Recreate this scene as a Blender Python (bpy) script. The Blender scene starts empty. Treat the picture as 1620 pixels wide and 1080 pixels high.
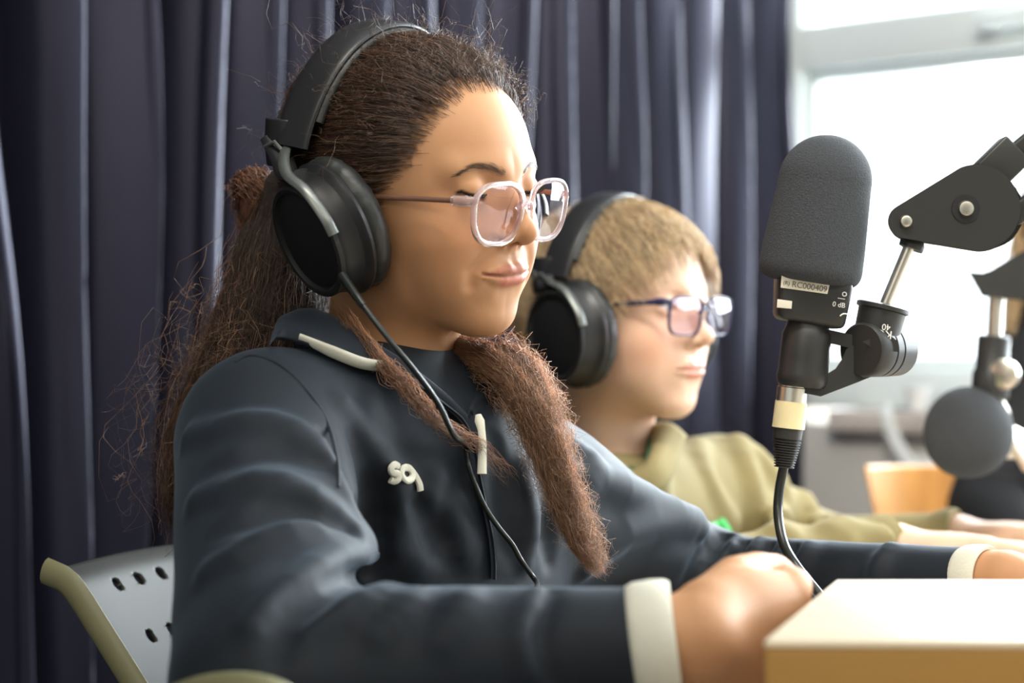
import bpy, math, random
import numpy as np
from mathutils import Vector, Matrix
rng = np.random.default_rng(7)
SC = bpy.context.scene
COL = SC.collection
CZ = 0.96            # camera height; the table top is at 0.75
FPX = 3150.0

# ---------------------------------------------------------------- camera
cam = bpy.data.cameras.new('camera'); camo = bpy.data.objects.new('camera', cam); COL.objects.link(camo)
cam.sensor_width = 36; cam.lens = 70; camo.location = (0, 0, CZ); camo.rotation_euler = (math.pi/2, 0, 0)
cam.clip_start = 0.05; cam.clip_end = 200
cam.dof.use_dof = True; cam.dof.focus_distance = 1.44; cam.dof.aperture_fstop = 4.2
SC.camera = camo
SC.view_settings.view_transform = 'Standard'; SC.view_settings.look = 'None'
SC.view_settings.gamma = 1; SC.view_settings.use_curve_mapping = False
SC.view_settings.exposure = 0.0
# ---------------------------------------------------------------- light
world = bpy.data.worlds.new('overcast_sky'); SC.world = world; world.use_nodes = True
bg = world.node_tree.nodes['Background']; bg.inputs[0].default_value = (.93, .97, 1., 1); bg.inputs[1].default_value = 3.0
WC = A0 = None
import numpy as _n
CORNER = _n.array([.41, 3.50]); WD = _n.array([.744, -.668]); WD = WD/_n.linalg.norm(WD); NI = _n.array([-WD[1]*-1, -WD[0]])  # placeholder, set below
NI = _n.array([WD[1], -WD[0]]); NI = NI/_n.linalg.norm(NI)        # into the room, and the run of the side wall towards the camera
def lamp(name, loc, aim, power, sx, sy, col=(1, 1, 1), spread=180):
    l = bpy.data.lights.new(name, 'AREA'); l.shape = 'RECTANGLE'; l.size = sx; l.size_y = sy; l.energy = power; l.color = col; l.spread = math.radians(spread)
    o = bpy.data.objects.new(name, l); COL.objects.link(o); o.location = loc
    o.rotation_euler = Vector(_n.array(aim, float)-_n.array(loc, float)).to_track_quat('-Z', 'Y').to_euler(); return o
_m = CORNER+WD*2.1-NI*.45
lamp('daylight', (_m[0], _m[1], 1.75), (_m[0]+NI[0], _m[1]+NI[1], 1.62), 300, 4.0, 1.7, (.90, .95, 1.), 110)
lamp('fill_light', (-.5, -.7, 2.60), (-.05, 1.3, .9), 24, 1.4, .8, (1., .90, .76))  # added fill behind the camera for the faces, no real fitting
lamp('fill_light', (.10, .80, 2.60), (.75, 3.05, .45), 15, .9, .5, (1., .95, .87), 80)  # unseen lamp added to brighten the parapet below the window
lamp('fill_light', (1.2, -.2, 2.60), (.2, 1.4, .9), 17, 1.4, .8, (1., .92, .80))  # another added warm fill, out of view to the right
# ---------------------------------------------------------------- helpers
def A(*v): return np.array(v, dtype=float)
def P(px, py, d):
    """a point of the place, from where it shows and how far away it stands"""
    return A((px-810)/FPX*d, d, CZ-(py-540)/FPX*d)
def nrm(v):
    v = np.asarray(v, float); return v/(np.linalg.norm(v)+1e-12)

def link(name, me, mats, parent=None, smooth=True):
    o = bpy.data.objects.new(name, me); COL.objects.link(o)
    for m in (mats if isinstance(mats, (list, tuple)) else [mats]): me.materials.append(m)
    if smooth: me.polygons.foreach_set('use_smooth', np.ones(len(me.polygons), bool))
    if parent is not None: o.parent = parent
    return o
def mesh_np(name, V, F, mats, parent=None, smooth=True, col=None, mi=None):
    """V (n,3), F (m,k) equal sized faces or a list of such arrays"""
    Fs = F if isinstance(F, list) else [F]
    Fs = [np.asarray(f, np.int32) for f in Fs if len(f)]
    me = bpy.data.meshes.new(name)
    me.vertices.add(len(V)); me.vertices.foreach_set('co', np.asarray(V, np.float32).ravel())
    nl = sum(f.size for f in Fs); npol = sum(len(f) for f in Fs)
    me.loops.add(nl); me.polygons.add(npol)
    me.loops.foreach_set('vertex_index', np.concatenate([f.ravel() for f in Fs]))
    tot = np.concatenate([np.full(len(f), f.shape[1], np.int32) for f in Fs])
    me.polygons.foreach_set('loop_start', np.concatenate([[0], np.cumsum(tot)[:-1]]).astype(np.int32))
    if mi is not None: me.polygons.foreach_set('material_index', np.asarray(mi, np.int32))
    me.update(calc_edges=True)
    if col is not None:
        a = me.color_attributes.new('Col', 'FLOAT_COLOR', 'POINT')
        c = np.ones((len(V), 4), np.float32); c[:, :3] = col
        a.data.foreach_set('color', c.ravel())
    o = link(name, me, mats, parent, smooth)
    me.validate()
    return o
def empty(name, loc, label, cat, group=None):
    o = bpy.data.objects.new(name, None); COL.objects.link(o); o.location = loc
    o.empty_display_size = .05
    return tag(o, label, cat, group)
def tag(o, label=None, cat=None, group=None, kind=None):
    if label: o['label'] = label
    if cat: o['category'] = cat
    if group: o['group'] = group
    if kind: o['kind'] = kind
    return o
def adopt(child, parent):
    """parent a world-space mesh under an Empty that stands somewhere"""
    child.parent = parent
    child.matrix_parent_inverse = Matrix.Translation(-Vector(parent.location)) if parent.type == 'EMPTY' else Matrix.Identity(4)
    return child
class Mesh:
    """collects primitives into one mesh"""
    def __init__(s): s.V = []; s.F = {}; s.n = 0
    def add(s, V, F):
        V = np.asarray(V, float)
        for f in (F if isinstance(F, list) else [F]):
            f = np.asarray(f, int)
            if f.ndim == 2 and len(f): s.F.setdefault(f.shape[1], []).append(f+s.n)
            elif f.ndim == 1 and len(f): s.F.setdefault(len(f), []).append(f[None]+s.n)
        s.V.append(V); s.n += len(V); return s
    def poly(s, V, faces):
        s.V.append(np.asarray(V, float))
        for f in faces: s.F.setdefault(len(f), []).append(np.array([f])+s.n)
        s.n += len(V); return s
    def build(s, name, mats, parent=None, smooth=True, bevel=0, auto=None, seg=2, sub=0):
        Fs = [np.concatenate(v) for v in s.F.values()]
        o = mesh_np(name, np.concatenate(s.V), Fs, mats, None, smooth)
        if bevel:
            b = o.modifiers.new('bevel', 'BEVEL'); b.width = bevel; b.segments = seg; b.limit_method = 'ANGLE'; b.angle_limit = math.radians(35); b.harden_normals = False
        if sub:
            b = o.modifiers.new('sub', 'SUBSURF'); b.levels = b.render_levels = sub
        if smooth: autosmooth(o, 40)
        if parent is not None: adopt(o, parent)
        return o
    def box(s, c, size, R=None):
        x, y, z = np.array(size)/2
        V = np.array([(a*x, b*y, e*z) for a in (-1, 1) for b in (-1, 1) for e in (-1, 1)])
        if R is not None: V = V@np.asarray(R).T
        return s.add(V+c, np.array([(0, 1, 3, 2), (4, 6, 7, 5), (0, 4, 5, 1), (2, 3, 7, 6), (0, 2, 6, 4), (1, 5, 7, 3)]))
    def tube(s, pts, r, n=12, caps=True, squash=None, up=None):
        V, F = tube_vf(pts, r, n, squash, up); s.add(V, F)
        if caps:
            m = len(V)//n; b = s.n-len(V)
            s.F.setdefault(n, []).append(np.arange(n)[None, ::-1]+b); s.F[n].append((np.arange(n)+(m-1)*n)[None]+b)
        return s
    def lathe(s, prof, c, axis, n=32):
        """prof: (distance along axis, radius)"""
        a = nrm(axis); u = nrm(np.cross(a, A(0, 0, 1) if abs(a[2]) < .9 else A(1, 0, 0))); w = np.cross(a, u)
        th = np.linspace(0, 2*np.pi, n, endpoint=False); ring = np.cos(th)[:, None]*u+np.sin(th)[:, None]*w
        V = np.concatenate([np.asarray(c)+a*h+ring*max(r, 1e-5) for h, r in prof]); m = len(prof)
        i, j = np.meshgrid(np.arange(m-1), np.arange(n), indexing='ij'); j2 = (j+1) % n
        F = np.stack([i*n+j, i*n+j2, (i+1)*n+j2, (i+1)*n+j], -1).reshape(-1, 4)
        s.add(V, F); b = s.n-len(V)
        s.F.setdefault(n, []).append(np.arange(n)[None, ::-1]+b); s.F[n].append((np.arange(n)+(m-1)*n)[None]+b)
        return s
    def prism(s, poly, z0, z1, M=None):
        """polygon in xy pulled along z, then placed by M (4x4)"""
        p = np.asarray(poly, float); n = len(p)
        V = np.concatenate([np.c_[p, np.full(n, z0)], np.c_[p, np.full(n, z1)]])
        if M is not None: V = V@np.asarray(M)[:3, :3].T+np.asarray(M)[:3, 3]
        k = np.arange(n); k2 = (k+1) % n
        s.V.append(V); s.F.setdefault(4, []).append(np.stack([k, k2, k2+n, k+n], -1)+s.n)
        s.F.setdefault(n, []).append(k[None, ::-1]+s.n); s.F[n].append(k[None]+n+s.n)
        s.n += 2*n; return s
def autosmooth(o, deg):
    me = o.data
    try: me.set_sharp_from_angle(angle=math.radians(deg))
    except Exception: pass
def frames(pts, up=None):
    pts = np.asarray(pts, float); T = np.gradient(pts, axis=0); T /= np.linalg.norm(T, axis=1, keepdims=True)+1e-12
    n0 = up if up is not None else (A(0, 0, 1) if abs(T[0, 2]) < .9 else A(1, 0, 0))
    N = []; v = nrm(n0-T[0]*np.dot(n0, T[0]))
    for t in T:
        v = nrm(v-t*np.dot(v, t)); N.append(v)
    N = np.array(N); return T, N, np.cross(T, N)
def tube_vf(pts, r, n=12, squash=None, up=None):
    pts = np.asarray(pts, float); T, N, B = frames(pts, up); m = len(pts)
    r = np.broadcast_to(np.asarray(r, float), (m,)); q = 1 if squash is None else squash
    th = np.linspace(0, 2*np.pi, n, endpoint=False)
    V = pts[:, None]+r[:, None, None]*(np.cos(th)[None, :, None]*N[:, None]+q*np.sin(th)[None, :, None]*B[:, None])
    i, j = np.meshgrid(np.arange(m-1), np.arange(n), indexing='ij'); j2 = (j+1) % n
    return V.reshape(-1, 3), np.stack([i*n+j, i*n+j2, (i+1)*n+j2, (i+1)*n+j], -1).reshape(-1, 4)
def spline(pts, n=40):
    """Catmull-Rom through the points (any dimension)"""
    pts = [q for q in pts if q is not None] if isinstance(pts, list) else pts
    p = np.asarray(pts, float); p = np.concatenate([2*p[:1]-p[1:2], p, 2*p[-1:]-p[-2:-1]]); k = len(p)-3
    t = np.linspace(0, k, n); i = np.minimum(t.astype(int), k-1); f = (t-i)[:, None]
    a, b, c, d = p[i], p[i+1], p[i+2], p[i+3]
    return .5*((2*b)+(-a+c)*f+(2*a-5*b+4*c-d)*f*f+(-a+3*b-3*c+d)*f**3)
def rotz(a): c, s = math.cos(a), math.sin(a); return np.array([[c, -s, 0], [s, c, 0], [0, 0, 1.]])
def rotx(a): c, s = math.cos(a), math.sin(a); return np.array([[1., 0, 0], [0, c, -s], [0, s, c]])
def roty(a): c, s = math.cos(a), math.sin(a); return np.array([[c, 0, s], [0, 1., 0], [-s, 0, c]])

# ---- signed distance shapes, meshed by surface nets
def smin(a, b, k): h = np.maximum(k-np.abs(a-b), 0)/k; return np.minimum(a, b)-h*h*k*.25
def smax(a, b, k): return -smin(-a, -b, k)
def ell(p, c, r, R=None):
    q = p-np.asarray(c, float)
    if R is not None: q = q@R
    r = np.asarray(r, float)
    k0 = np.linalg.norm(q/r, axis=-1); k1 = np.linalg.norm(q/(r*r), axis=-1)
    return k0*(k0-1)/np.maximum(k1, 1e-9)
def sph(p, c, r): return np.linalg.norm(p-np.asarray(c, float), axis=-1)-r
def cap(p, a, b, ra, rb=None):
    rb = ra if rb is None else rb
    a = np.asarray(a, float); b = np.asarray(b, float); ab = b-a
    h = np.clip(((p-a)@ab)/(ab@ab+1e-12), 0, 1)
    return np.linalg.norm(p-a-h[..., None]*ab, axis=-1)-(ra+(rb-ra)*h)
def chain(p, pts, rs, k=None):
    d = None
    for i in range(len(pts)-1):
        e = cap(p, pts[i], pts[i+1], rs[i], rs[i+1])
        d = e if d is None else (np.minimum(d, e) if k is None else smin(d, e, k))
    return d
def evalf(f, p, ch=400000):
    return np.concatenate([f(p[i:i+ch]) for i in range(0, len(p), ch)]) if len(p) else np.zeros(0)
def gradf(f, p, e=4e-4):
    g = np.stack([evalf(f, p+d)-evalf(f, p-d) for d in np.eye(3)*e], -1)
    return g/(np.linalg.norm(g, axis=-1, keepdims=True)+1e-12)
def nets(f, lo, hi, h, steps=2, c=4):
    lo = np.asarray(lo, float); hi = np.asarray(hi, float)
    nc = np.ceil((hi-lo)/(h*c)).astype(int)+1
    gc = np.stack(np.meshgrid(*[lo[i]+np.arange(nc[i])*h*c for i in range(3)], indexing='ij'), -1)
    dc = evalf(f, gc.reshape(-1, 3)).reshape(nc)
    D = dc.repeat(c, 0).repeat(c, 1).repeat(c, 2).astype(np.float32)
    n = D.shape
    near = (np.abs(D) < h*c*2.6)
    ii = np.argwhere(near)
    D[near] = evalf(f, lo+ii*h)
    S = D < 0
    cx = np.zeros(np.array(n)-1, np.uint8)
    for a in (0, 1):
        for b in (0, 1):
            for e in (0, 1): cx += S[a:n[0]-1+a, b:n[1]-1+b, e:n[2]-1+e]
    act = np.argwhere((cx > 0) & (cx < 8)); idx = -np.ones(cx.shape, np.int64); idx[tuple(act.T)] = np.arange(len(act))
    corners = np.array([(a, b, e) for a in (0, 1) for b in (0, 1) for e in (0, 1)])
    vals = np.stack([D[tuple((act+k).T)] for k in corners], -1)
    acc = np.zeros((len(act), 3)); cnt = np.zeros(len(act))
    for i in range(8):
        for j in range(i+1, 8):
            if np.abs(corners[i]-corners[j]).sum() != 1: continue
            a, b = vals[:, i], vals[:, j]; m = (a < 0) != (b < 0)
            t = np.where(m, a/np.where(m, a-b, 1), 0)
            acc += np.where(m[:, None], corners[i]+t[:, None]*(corners[j]-corners[i]), 0); cnt += m
    V = lo+(act+acc/cnt[:, None])*h
    F = []
    for ax in range(3):
        o1, o2 = [(1, 2), (2, 0), (0, 1)][ax]
        s0 = [slice(None)]*3; s1 = [slice(None)]*3; s0[ax] = slice(0, -1); s1[ax] = slice(1, None)
        a = S[tuple(s0)]; b = S[tuple(s1)]; e = np.argwhere(a != b)
        ok = (e[:, o1] > 0) & (e[:, o2] > 0) & (e[:, o1] < n[o1]-1) & (e[:, o2] < n[o2]-1); e = e[ok]
        d1 = np.eye(3, dtype=int)[o1]; d2 = np.eye(3, dtype=int)[o2]
        q = np.stack([idx[tuple((e-d1-d2).T)], idx[tuple((e-d2).T)], idx[tuple(e.T)], idx[tuple((e-d1).T)]], -1)
        inside = a[tuple(e.T)]
        q[~inside] = q[~inside][:, ::-1]; F.append(q)
    F = np.concatenate(F); F = F[(F >= 0).all(1)]
    for _ in range(steps):
        d = evalf(f, V); V = V-np.clip(d, -h, h)[:, None]*gradf(f, V, h*.4)*.9
    return V, F
def hit(f, px, py, d0=.8, d1=2.6):
    """where the sight line through a picture point meets a shape"""
    r = nrm(P(px, py, 1.)-A(0, 0, CZ)); t = d0
    for _ in range(200):
        d = float(f((A(0, 0, CZ)+r*t)[None])[0])
        if d < 3e-4: break
        t += d*.7
        if t > d1: return None
    return A(0, 0, CZ)+r*t
def vnoise(p, s, seed=0):
    """cheap smooth noise from sines"""
    r = np.random.default_rng(seed); o = 0
    for _ in range(6):
        k = r.normal(size=3); k = k/np.linalg.norm(k)*s*r.uniform(.6, 1.6); o = o+np.sin(p@k+r.uniform(0, 6.3))
    return o/6

# ---- materials
def mat(name, col, rough=.5, metal=0, sss=0, spec=.5, coat=0, sheen=0, bump=None, attr=False, trans=0, ior=1.45, alpha=1, noise=None, emit=None):
    m = bpy.data.materials.new(name); m.use_nodes = True; nt = m.node_tree; b = nt.nodes['Principled BSDF']
    def si(k, v):
        if k in b.inputs: b.inputs[k].default_value = v
    si('Base Color', (*col, 1)); si('Roughness', rough); si('Metallic', metal); si('Specular IOR Level', spec)
    si('Coat Weight', coat); si('Sheen Weight', sheen); si('Transmission Weight', trans); si('IOR', ior); si('Alpha', alpha)
    if sss: si('Subsurface Weight', sss); si('Subsurface Radius', (1., .35, .18)); si('Subsurface Scale', .006)
    if emit: si('Emission Color', (*emit[0], 1)); si('Emission Strength', emit[1])
    L = nt.links.new; src = None
    tc = nt.nodes.new('ShaderNodeTexCoord')
    if attr:
        a = nt.nodes.new('ShaderNodeAttribute'); a.attribute_name = 'Col'; src = a.outputs['Color']; L(src, b.inputs['Base Color'])
    if noise:   # (scale, amount, (stretch))
        nz = nt.nodes.new('ShaderNodeTexNoise'); nz.inputs['Scale'].default_value = noise[0]; nz.inputs['Detail'].default_value = 4
        mp = nt.nodes.new('ShaderNodeMapping'); mp.inputs['Scale'].default_value = noise[2] if len(noise) > 2 else (1, 1, 1)
        L(tc.outputs['Object'], mp.inputs['Vector']); L(mp.outputs['Vector'], nz.inputs['Vector'])
        mr = nt.nodes.new('ShaderNodeMapRange'); mr.inputs['To Min'].default_value = 1-noise[1]; mr.inputs['To Max'].default_value = 1+noise[1]
        mr.inputs['From Min'].default_value = .25; mr.inputs['From Max'].default_value = .75
        L(nz.outputs['Fac'], mr.inputs['Value'])
        mx = nt.nodes.new('ShaderNodeMix'); mx.data_type = 'RGBA'; mx.blend_type = 'MULTIPLY'; mx.inputs['Factor'].default_value = 1
        if src: L(src, mx.inputs['A'])
        else: mx.inputs['A'].default_value = (*col, 1)
        L(mr.outputs['Result'], mx.inputs['B']); L(mx.outputs['Result'], b.inputs['Base Color'])
    if bump:    # (scale, strength, distance)
        nz = nt.nodes.new('ShaderNodeTexNoise'); nz.inputs['Scale'].default_value = bump[0]; nz.inputs['Detail'].default_value = 3
        L(tc.outputs['Object'], nz.inputs['Vector'])
        bp = nt.nodes.new('ShaderNodeBump'); bp.inputs['Strength'].default_value = bump[1]; bp.inputs['Distance'].default_value = bump[2]
        L(nz.outputs['Fac'], bp.inputs['Height']); L(bp.outputs['Normal'], b.inputs['Normal'])
    return m
def lens_mat(name, tint, refl=.09):
    m = bpy.data.materials.new(name); m.use_nodes = True; nt = m.node_tree; nt.nodes.clear(); L = nt.links.new
    o = nt.nodes.new('ShaderNodeOutputMaterial'); t = nt.nodes.new('ShaderNodeBsdfTransparent'); t.inputs[0].default_value = (*tint, 1)
    g = nt.nodes.new('ShaderNodeBsdfGlossy'); g.inputs['Roughness'].default_value = .02; g.inputs['Color'].default_value = (1, .95, 1, 1)
    f = nt.nodes.new('ShaderNodeFresnel'); f.inputs[0].default_value = 1.5
    a = nt.nodes.new('ShaderNodeMath'); a.operation = 'MULTIPLY_ADD'; a.inputs[1].default_value = 1.; a.inputs[2].default_value = refl-.04
    x = nt.nodes.new('ShaderNodeMixShader'); ge = nt.nodes.new('ShaderNodeNewGeometry'); iv = nt.nodes.new('ShaderNodeMath'); iv.operation = 'SUBTRACT'; iv.inputs[0].default_value = 1; L(ge.outputs['Backfacing'], iv.inputs[1]); mu = nt.nodes.new('ShaderNodeMath'); mu.operation = 'MULTIPLY'; L(f.outputs[0], a.inputs[0]); L(a.outputs[0], mu.inputs[0]); L(iv.outputs[0], mu.inputs[1]); L(mu.outputs[0], x.inputs[0]); L(t.outputs[0], x.inputs[1]); L(g.outputs[0], x.inputs[2]); L(x.outputs[0], o.inputs[0])
    return m
# ---------------------------------------------------------------- heads
# head frame: x to the person's right, y forwards, z up, origin between the ears
class Head:
    def __init__(s, c, yaw, pitch, roll, scale=1.0, kind='girl'):
        # yaw: degrees the face turns from +X towards the camera
        s.c = np.asarray(c, float); s.k = scale; s.kind = kind
        a = math.radians(-90-yaw)
        s.R = rotz(a)@roty(math.radians(roll))@rotx(math.radians(-pitch))
    def w(s, q): return (np.asarray(q, float)*s.k)@s.R.T+s.c
    def dirw(s, q): return np.asarray(q, float)@s.R.T
    def l(s, p): return ((p-s.c)@s.R)/s.k
LIDG = [(.0185, .0205), (.0220, .0190), (.0270, .0180), (.0330, .0180), (.0385, .0192), (.0425, .0215)]
LIDB = [(.0185, .0215), (.0220, .0222), (.0270, .0226), (.0330, .0226), (.0385, .0224), (.0425, .0220)]
def lid(x, z, r=.0138):
    return (x, .0680+math.sqrt(max(r*r-(x-.0305)**2-(z-.024)**2, 1e-6)), z)
def head_base(q, kind):
    g = kind == 'girl'
    x = np.abs(q[..., 0]); m = np.stack([x, q[..., 1], q[..., 2]], -1)
    d = ell(q, (0, -.015, .040), (.070, .092, .078))
    d = smin(d, ell(q, (0, .028, .050), (.056, .0505, .048)), .03)
    d = smin(d, ell(q, (0, .028, .002), (.058, .049, .060)), .03)
    d = smin(d, ell(m, (.012, .030, -.040), (.037, .047, .036)), .035)
    d = smin(d, ell(m, (.030, .004, -.040), (.020, .030, .026)), .02)
    d = smin(d, ell(q, (0, .0640, -.0690), (.022, .0160, .0140)), .026)
    if g:
        d = smin(d, ell(m, (.034, .055, -.012), (.023, .022, .024)), .018)
        d = smin(d, ell(m, (.031, .053, -.036), (.018, .018, .018)), .015)
    else:
        d = smin(d, ell(m, (.034, .053, -.012), (.022, .022, .024)), .018)
        d = smin(d, ell(m, (.028, .050, -.040), (.020, .018, .020)), .016)
    # brows, sockets
    d = smin(d, cap(m, (.008, .0775, .038), (.040, .065, .038), .006, .006), .014)
    d = smax(d, -ell(m, (.0295, .0905, .0250), (.0165, .0140, .0105)), .010)
    # mouth barrel
    d = smin(d, ell(q, (0, .0705, -.034), (.025, .0165, .020)), .014)
    # nose
    d = smin(d, chain(q, [(0, .075, .028), (0, .0800, .012), (0, .0860, .000), (0, .0865, -.008)], [.0050, .0066, .0078, .0080]), .010)
    d = smin(d, cap(m, (.011, .0745, .018), (.0155, .0765, -.006), .0070, .0080), .012)
    d = smin(d, chain(q, [(0, .077, .034), (0, .0835, .020), (0, .0930, .006), (0, .1000, -.004)], [.0058, .0052, .0056, .0066]), .010)
    d = smin(d, sph(q, (0, .0990, -.0058), .0080), .005)
    d = smin(d, ell(m, (.0100, .0885, -.0092), (.0056, .0088, .0056)), .0065)
    d = smin(d, cap(q, (0, .097, -.0095), (0, .086, -.0150), .0035, .003), .005)
    d = smax(d, -ell(m, (.0062, .0925, -.0145), (.0030, .0048, .0040)), .003)
    d = smax(d, -cap(q, (0, .0925, -.0185), (0, .0915, -.0270), .0016, .002), .005)
    # eyelids
    E = (.0305, .0680, .0240)
    d = smin(d, sph(m, E, .0136), .0040)
    if g:   # looking down: the upper lid is low
        d = smax(d, -chain(m, [lid(x_, z_) for x_, z_ in LIDG], [.0003, .0010, .0020, .0024, .0018, .0006]), .0012)
        d = smax(d, -chain(m, [(.0185, .0830, .0300), (.0290, .0840, .0335), (.0420, .0770, .0310)], [.0007, .0010, .0007]), .0022)
    else:
        d = smax(d, -chain(m, [lid(x_, z_) for x_, z_ in LIDB], [.0006, .0036, .0044, .0042, .0030, .0006]), .0012)
        d = smax(d, -chain(m, [(.0185, .0830, .0325), (.0290, .0840, .0345), (.0420, .0770, .0325)], [.0007, .0009, .0007]), .0022)
    return d
MOUTH = {}
def surf_y(kind, x, z):
    y = np.full(1, .13); x = abs(x)
    for _ in range(60): y = y-head_base(np.array([[x, y[0], z]]), kind)*.8
    return float(y[0])
def head_local(q, kind):
    if kind not in MOUTH:
        f = lambda x, z, o: (x, surf_y(kind, x, z)+o, z); w_ = .0250 if kind == 'girl' else .0235; cz = -.0355 if kind == 'girl' else -.0370
        MOUTH[kind] = dict(up=[f(0, -.0335, .0000), f(.006, -.0325, .0004), f(.015, -.0337, -.0002), f(w_, cz, -.0006)], lo=[f(0, -.0412, -.0010), f(.008, -.0410, -.0008), f(.016, -.0392, -.0012), f(w_-.002, cz-.001, -.0008)],
            slit=[f(0, -.0371, .0036), f(.009, -.0371, .0032), f(.018, -.0364, .0016), f(w_+.001, cz+.0003, .0002)], crease=[f(.0190, -.0150, .0012), f(.0280, -.0240, .0014), f(.0345, -.0340, .0012), f(.0335, -.0430, .0010)])
    g = kind == 'girl'; x = np.abs(q[..., 0]); m = np.stack([x, q[..., 1], q[..., 2]], -1)
    d = head_base(q, kind)
    # lips, following the face
    L = MOUTH[kind]
    d = smin(d, chain(m, L['up'], [.0032, .0035, .0027, .0009]), .0042); d = smin(d, chain(m, L['lo'], [.0046, .0044, .0029, .0009]), .0042)
    d = smax(d, -chain(m, L['slit'], [.0007, .0008, .0010, .0011]), .0018)
    if g: d = smax(d, -chain(m, L['crease'], [.0005, .0012, .0016, .0006]), .009)
    d = smax(d, -cap(q, (-.008, .0930, -.0500), (.008, .0930, -.0500), .0045), .010)
    # ear
    d = smin(d, ell(m, (.074, -.006, .004), (.006, .017, .028), rotz(-.25)), .006)
    d = smax(d, -ell(m, (.080, -.002, .006), (.004, .009, .015)), .004)
    return d
def head_color(q, base, kind):
    """the skin's own colour: lips, lids, brows, cheeks"""
    g = kind == 'girl'; n = len(q); c = np.tile(np.array(base, float), (n, 1))
    m = np.stack([np.abs(q[:, 0]), q[:, 1], q[:, 2]], -1)
    def mix(mask, col, a=1.): c[:] = c+(np.array(col)-c)*(np.clip(mask, 0, 1)*a)[:, None]
    L = MOUTH[kind]
    lips = np.minimum(chain(m, L['up'], [.0040, .0039, .0030, .0006]), chain(m, L['lo'], [.0052, .0048, .0032, .0006]))
    red = (.50, .165, .120) if g else (.60, .22, .17)
    mix(.5-lips/.0016, red, .85); mix((.5-lips/.0016)*(m[:, 2] > -.0368), (.34, .120, .080) if g else red, .8)
    slit = chain(m, np.array(L['slit'])-A(0, .0010, 0), [.0007]*4)
    mix(.6-slit/.0016, (.16, .045, .03), .8)  # shade between the lips, put into the colour
    mix(np.exp(-((m-A(.038, .06, -.014))**2).sum(-1)/(2*.016**2)), np.array(base)*A(1.04, .80, .74), .45 if g else .75)
    mix(np.exp(-((q-A(0, .105, -.004))**2).sum(-1)/(2*.009**2)), np.array(base)*A(1.02, .84, .8), .35)
    mix(np.exp(-((m-A(.006, .093, -.0145))**2).sum(-1)/(2*.0025**2)), (.10, .035, .02), .9)  # shade inside the nostrils, put into the colour
    # brow hair
    bz = .0360 if g else .0405
    br = chain(m, [(.010, .084, bz-.001), (.022, .084, bz+.004), (.034, .078, bz+.005), (.046, .066, bz-.001)], [.0022, .0034, .0026, .0008])
    nz = .5+.5*np.sin(q[:, 2]*2600+q[:, 0]*1800+np.sin(q[:, 0]*900)*2)
    mix((.55-br/.0022)*(.65+.35*nz), (.12, .06, .03) if g else (.34, .22, .12), .55 if g else .4)
    # lash line
    if g: ll = chain(m, [lid(x_, z_+.0020) for x_, z_ in LIDG]+[lid(.0440, .0228)], [.0004, .0007, .0009, .0010, .0011, .0010, .0005])
    else: ll = chain(m, [lid(x_, z_+.0042) for x_, z_ in LIDB[1:5]], [.0004, .0006, .0006, .0005])
    mix(.9-ll/.0012, (.03, .018, .012), .9 if g else .6)
    return c
# ---------------------------------------------------------------- room
M = {}
M['wall'] = mat('wall_paint', (.62, .60, .56), .8, bump=(60, .15, .002))
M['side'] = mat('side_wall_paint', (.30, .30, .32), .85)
M['panel'] = mat('parapet_paint', (.74, .71, .65), .75, noise=(3, .05))
M['floor'] = mat('grey_lino', (.22, .20, .18), .5, noise=(8, .12))
M['ceil'] = mat('ceiling_paint', (.75, .74, .72), .9)
M['frame'] = mat('window_frame', (.78, .85, .85), .4)
M['sill'] = mat('sill_board', (.62, .56, .52), .45, noise=(14, .1))
M['pane'] = lens_mat('window_pane', (.98, 1, 1), .06)
def wp(t, z, off=0.): p = CORNER+WD*t+NI*off; return A(p[0], p[1], z)
RW = np.array([[WD[0], NI[0], 0], [WD[1], NI[1], 0], [0, 0, 1.]])
def wbox(t0, t1, z0, z1, o0, o1, mb=None):
    mb = mb or Mesh(); c = wp((t0+t1)/2, (z0+z1)/2, (o0+o1)/2); mb.box(c, (t1-t0, o1-o0, z1-z0), RW); return mb
SILL = CZ-.115
m = wbox(-.1, 4.6, 0, SILL-.03, -.25, 0); wbox(-.1, .02, SILL-.03, 2.7, -.25, 0, m); wbox(4.2, 4.6, SILL-.03, 2.7, -.25, 0, m); wbox(.02, 4.2, 2.5, 2.7, -.25, 0, m)
tag(m.build('wall_window_side', M['panel'], smooth=False), kind='structure')
tag(wbox(-.12, 0, 0, 2.7, 0, 5.6).build('wall_left', M['side'], smooth=False), kind='structure')
tag(wbox(-.12, 4.7, 0, 2.7, 5.6, 5.72).build('wall_back', M['wall'], smooth=False), kind='structure')
tag(wbox(4.6, 4.72, 0, 2.7, -.25, 5.6).build('wall_right', M['wall'], smooth=False), kind='structure')
tag(wbox(-.2, 4.8, -.1, 0, -.3, 5.8).build('floor', M['floor'], smooth=False), kind='structure')
tag(wbox(-.2, 4.8, 2.7, 2.8, -.3, 5.8).build('ceiling', M['ceil'], smooth=False), kind='structure')
tag(wbox(.19, 4.3, SILL-.035, SILL, -.12, .035).build('trim_1', M['sill'], smooth=False, bevel=.004), kind='structure')
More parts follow.
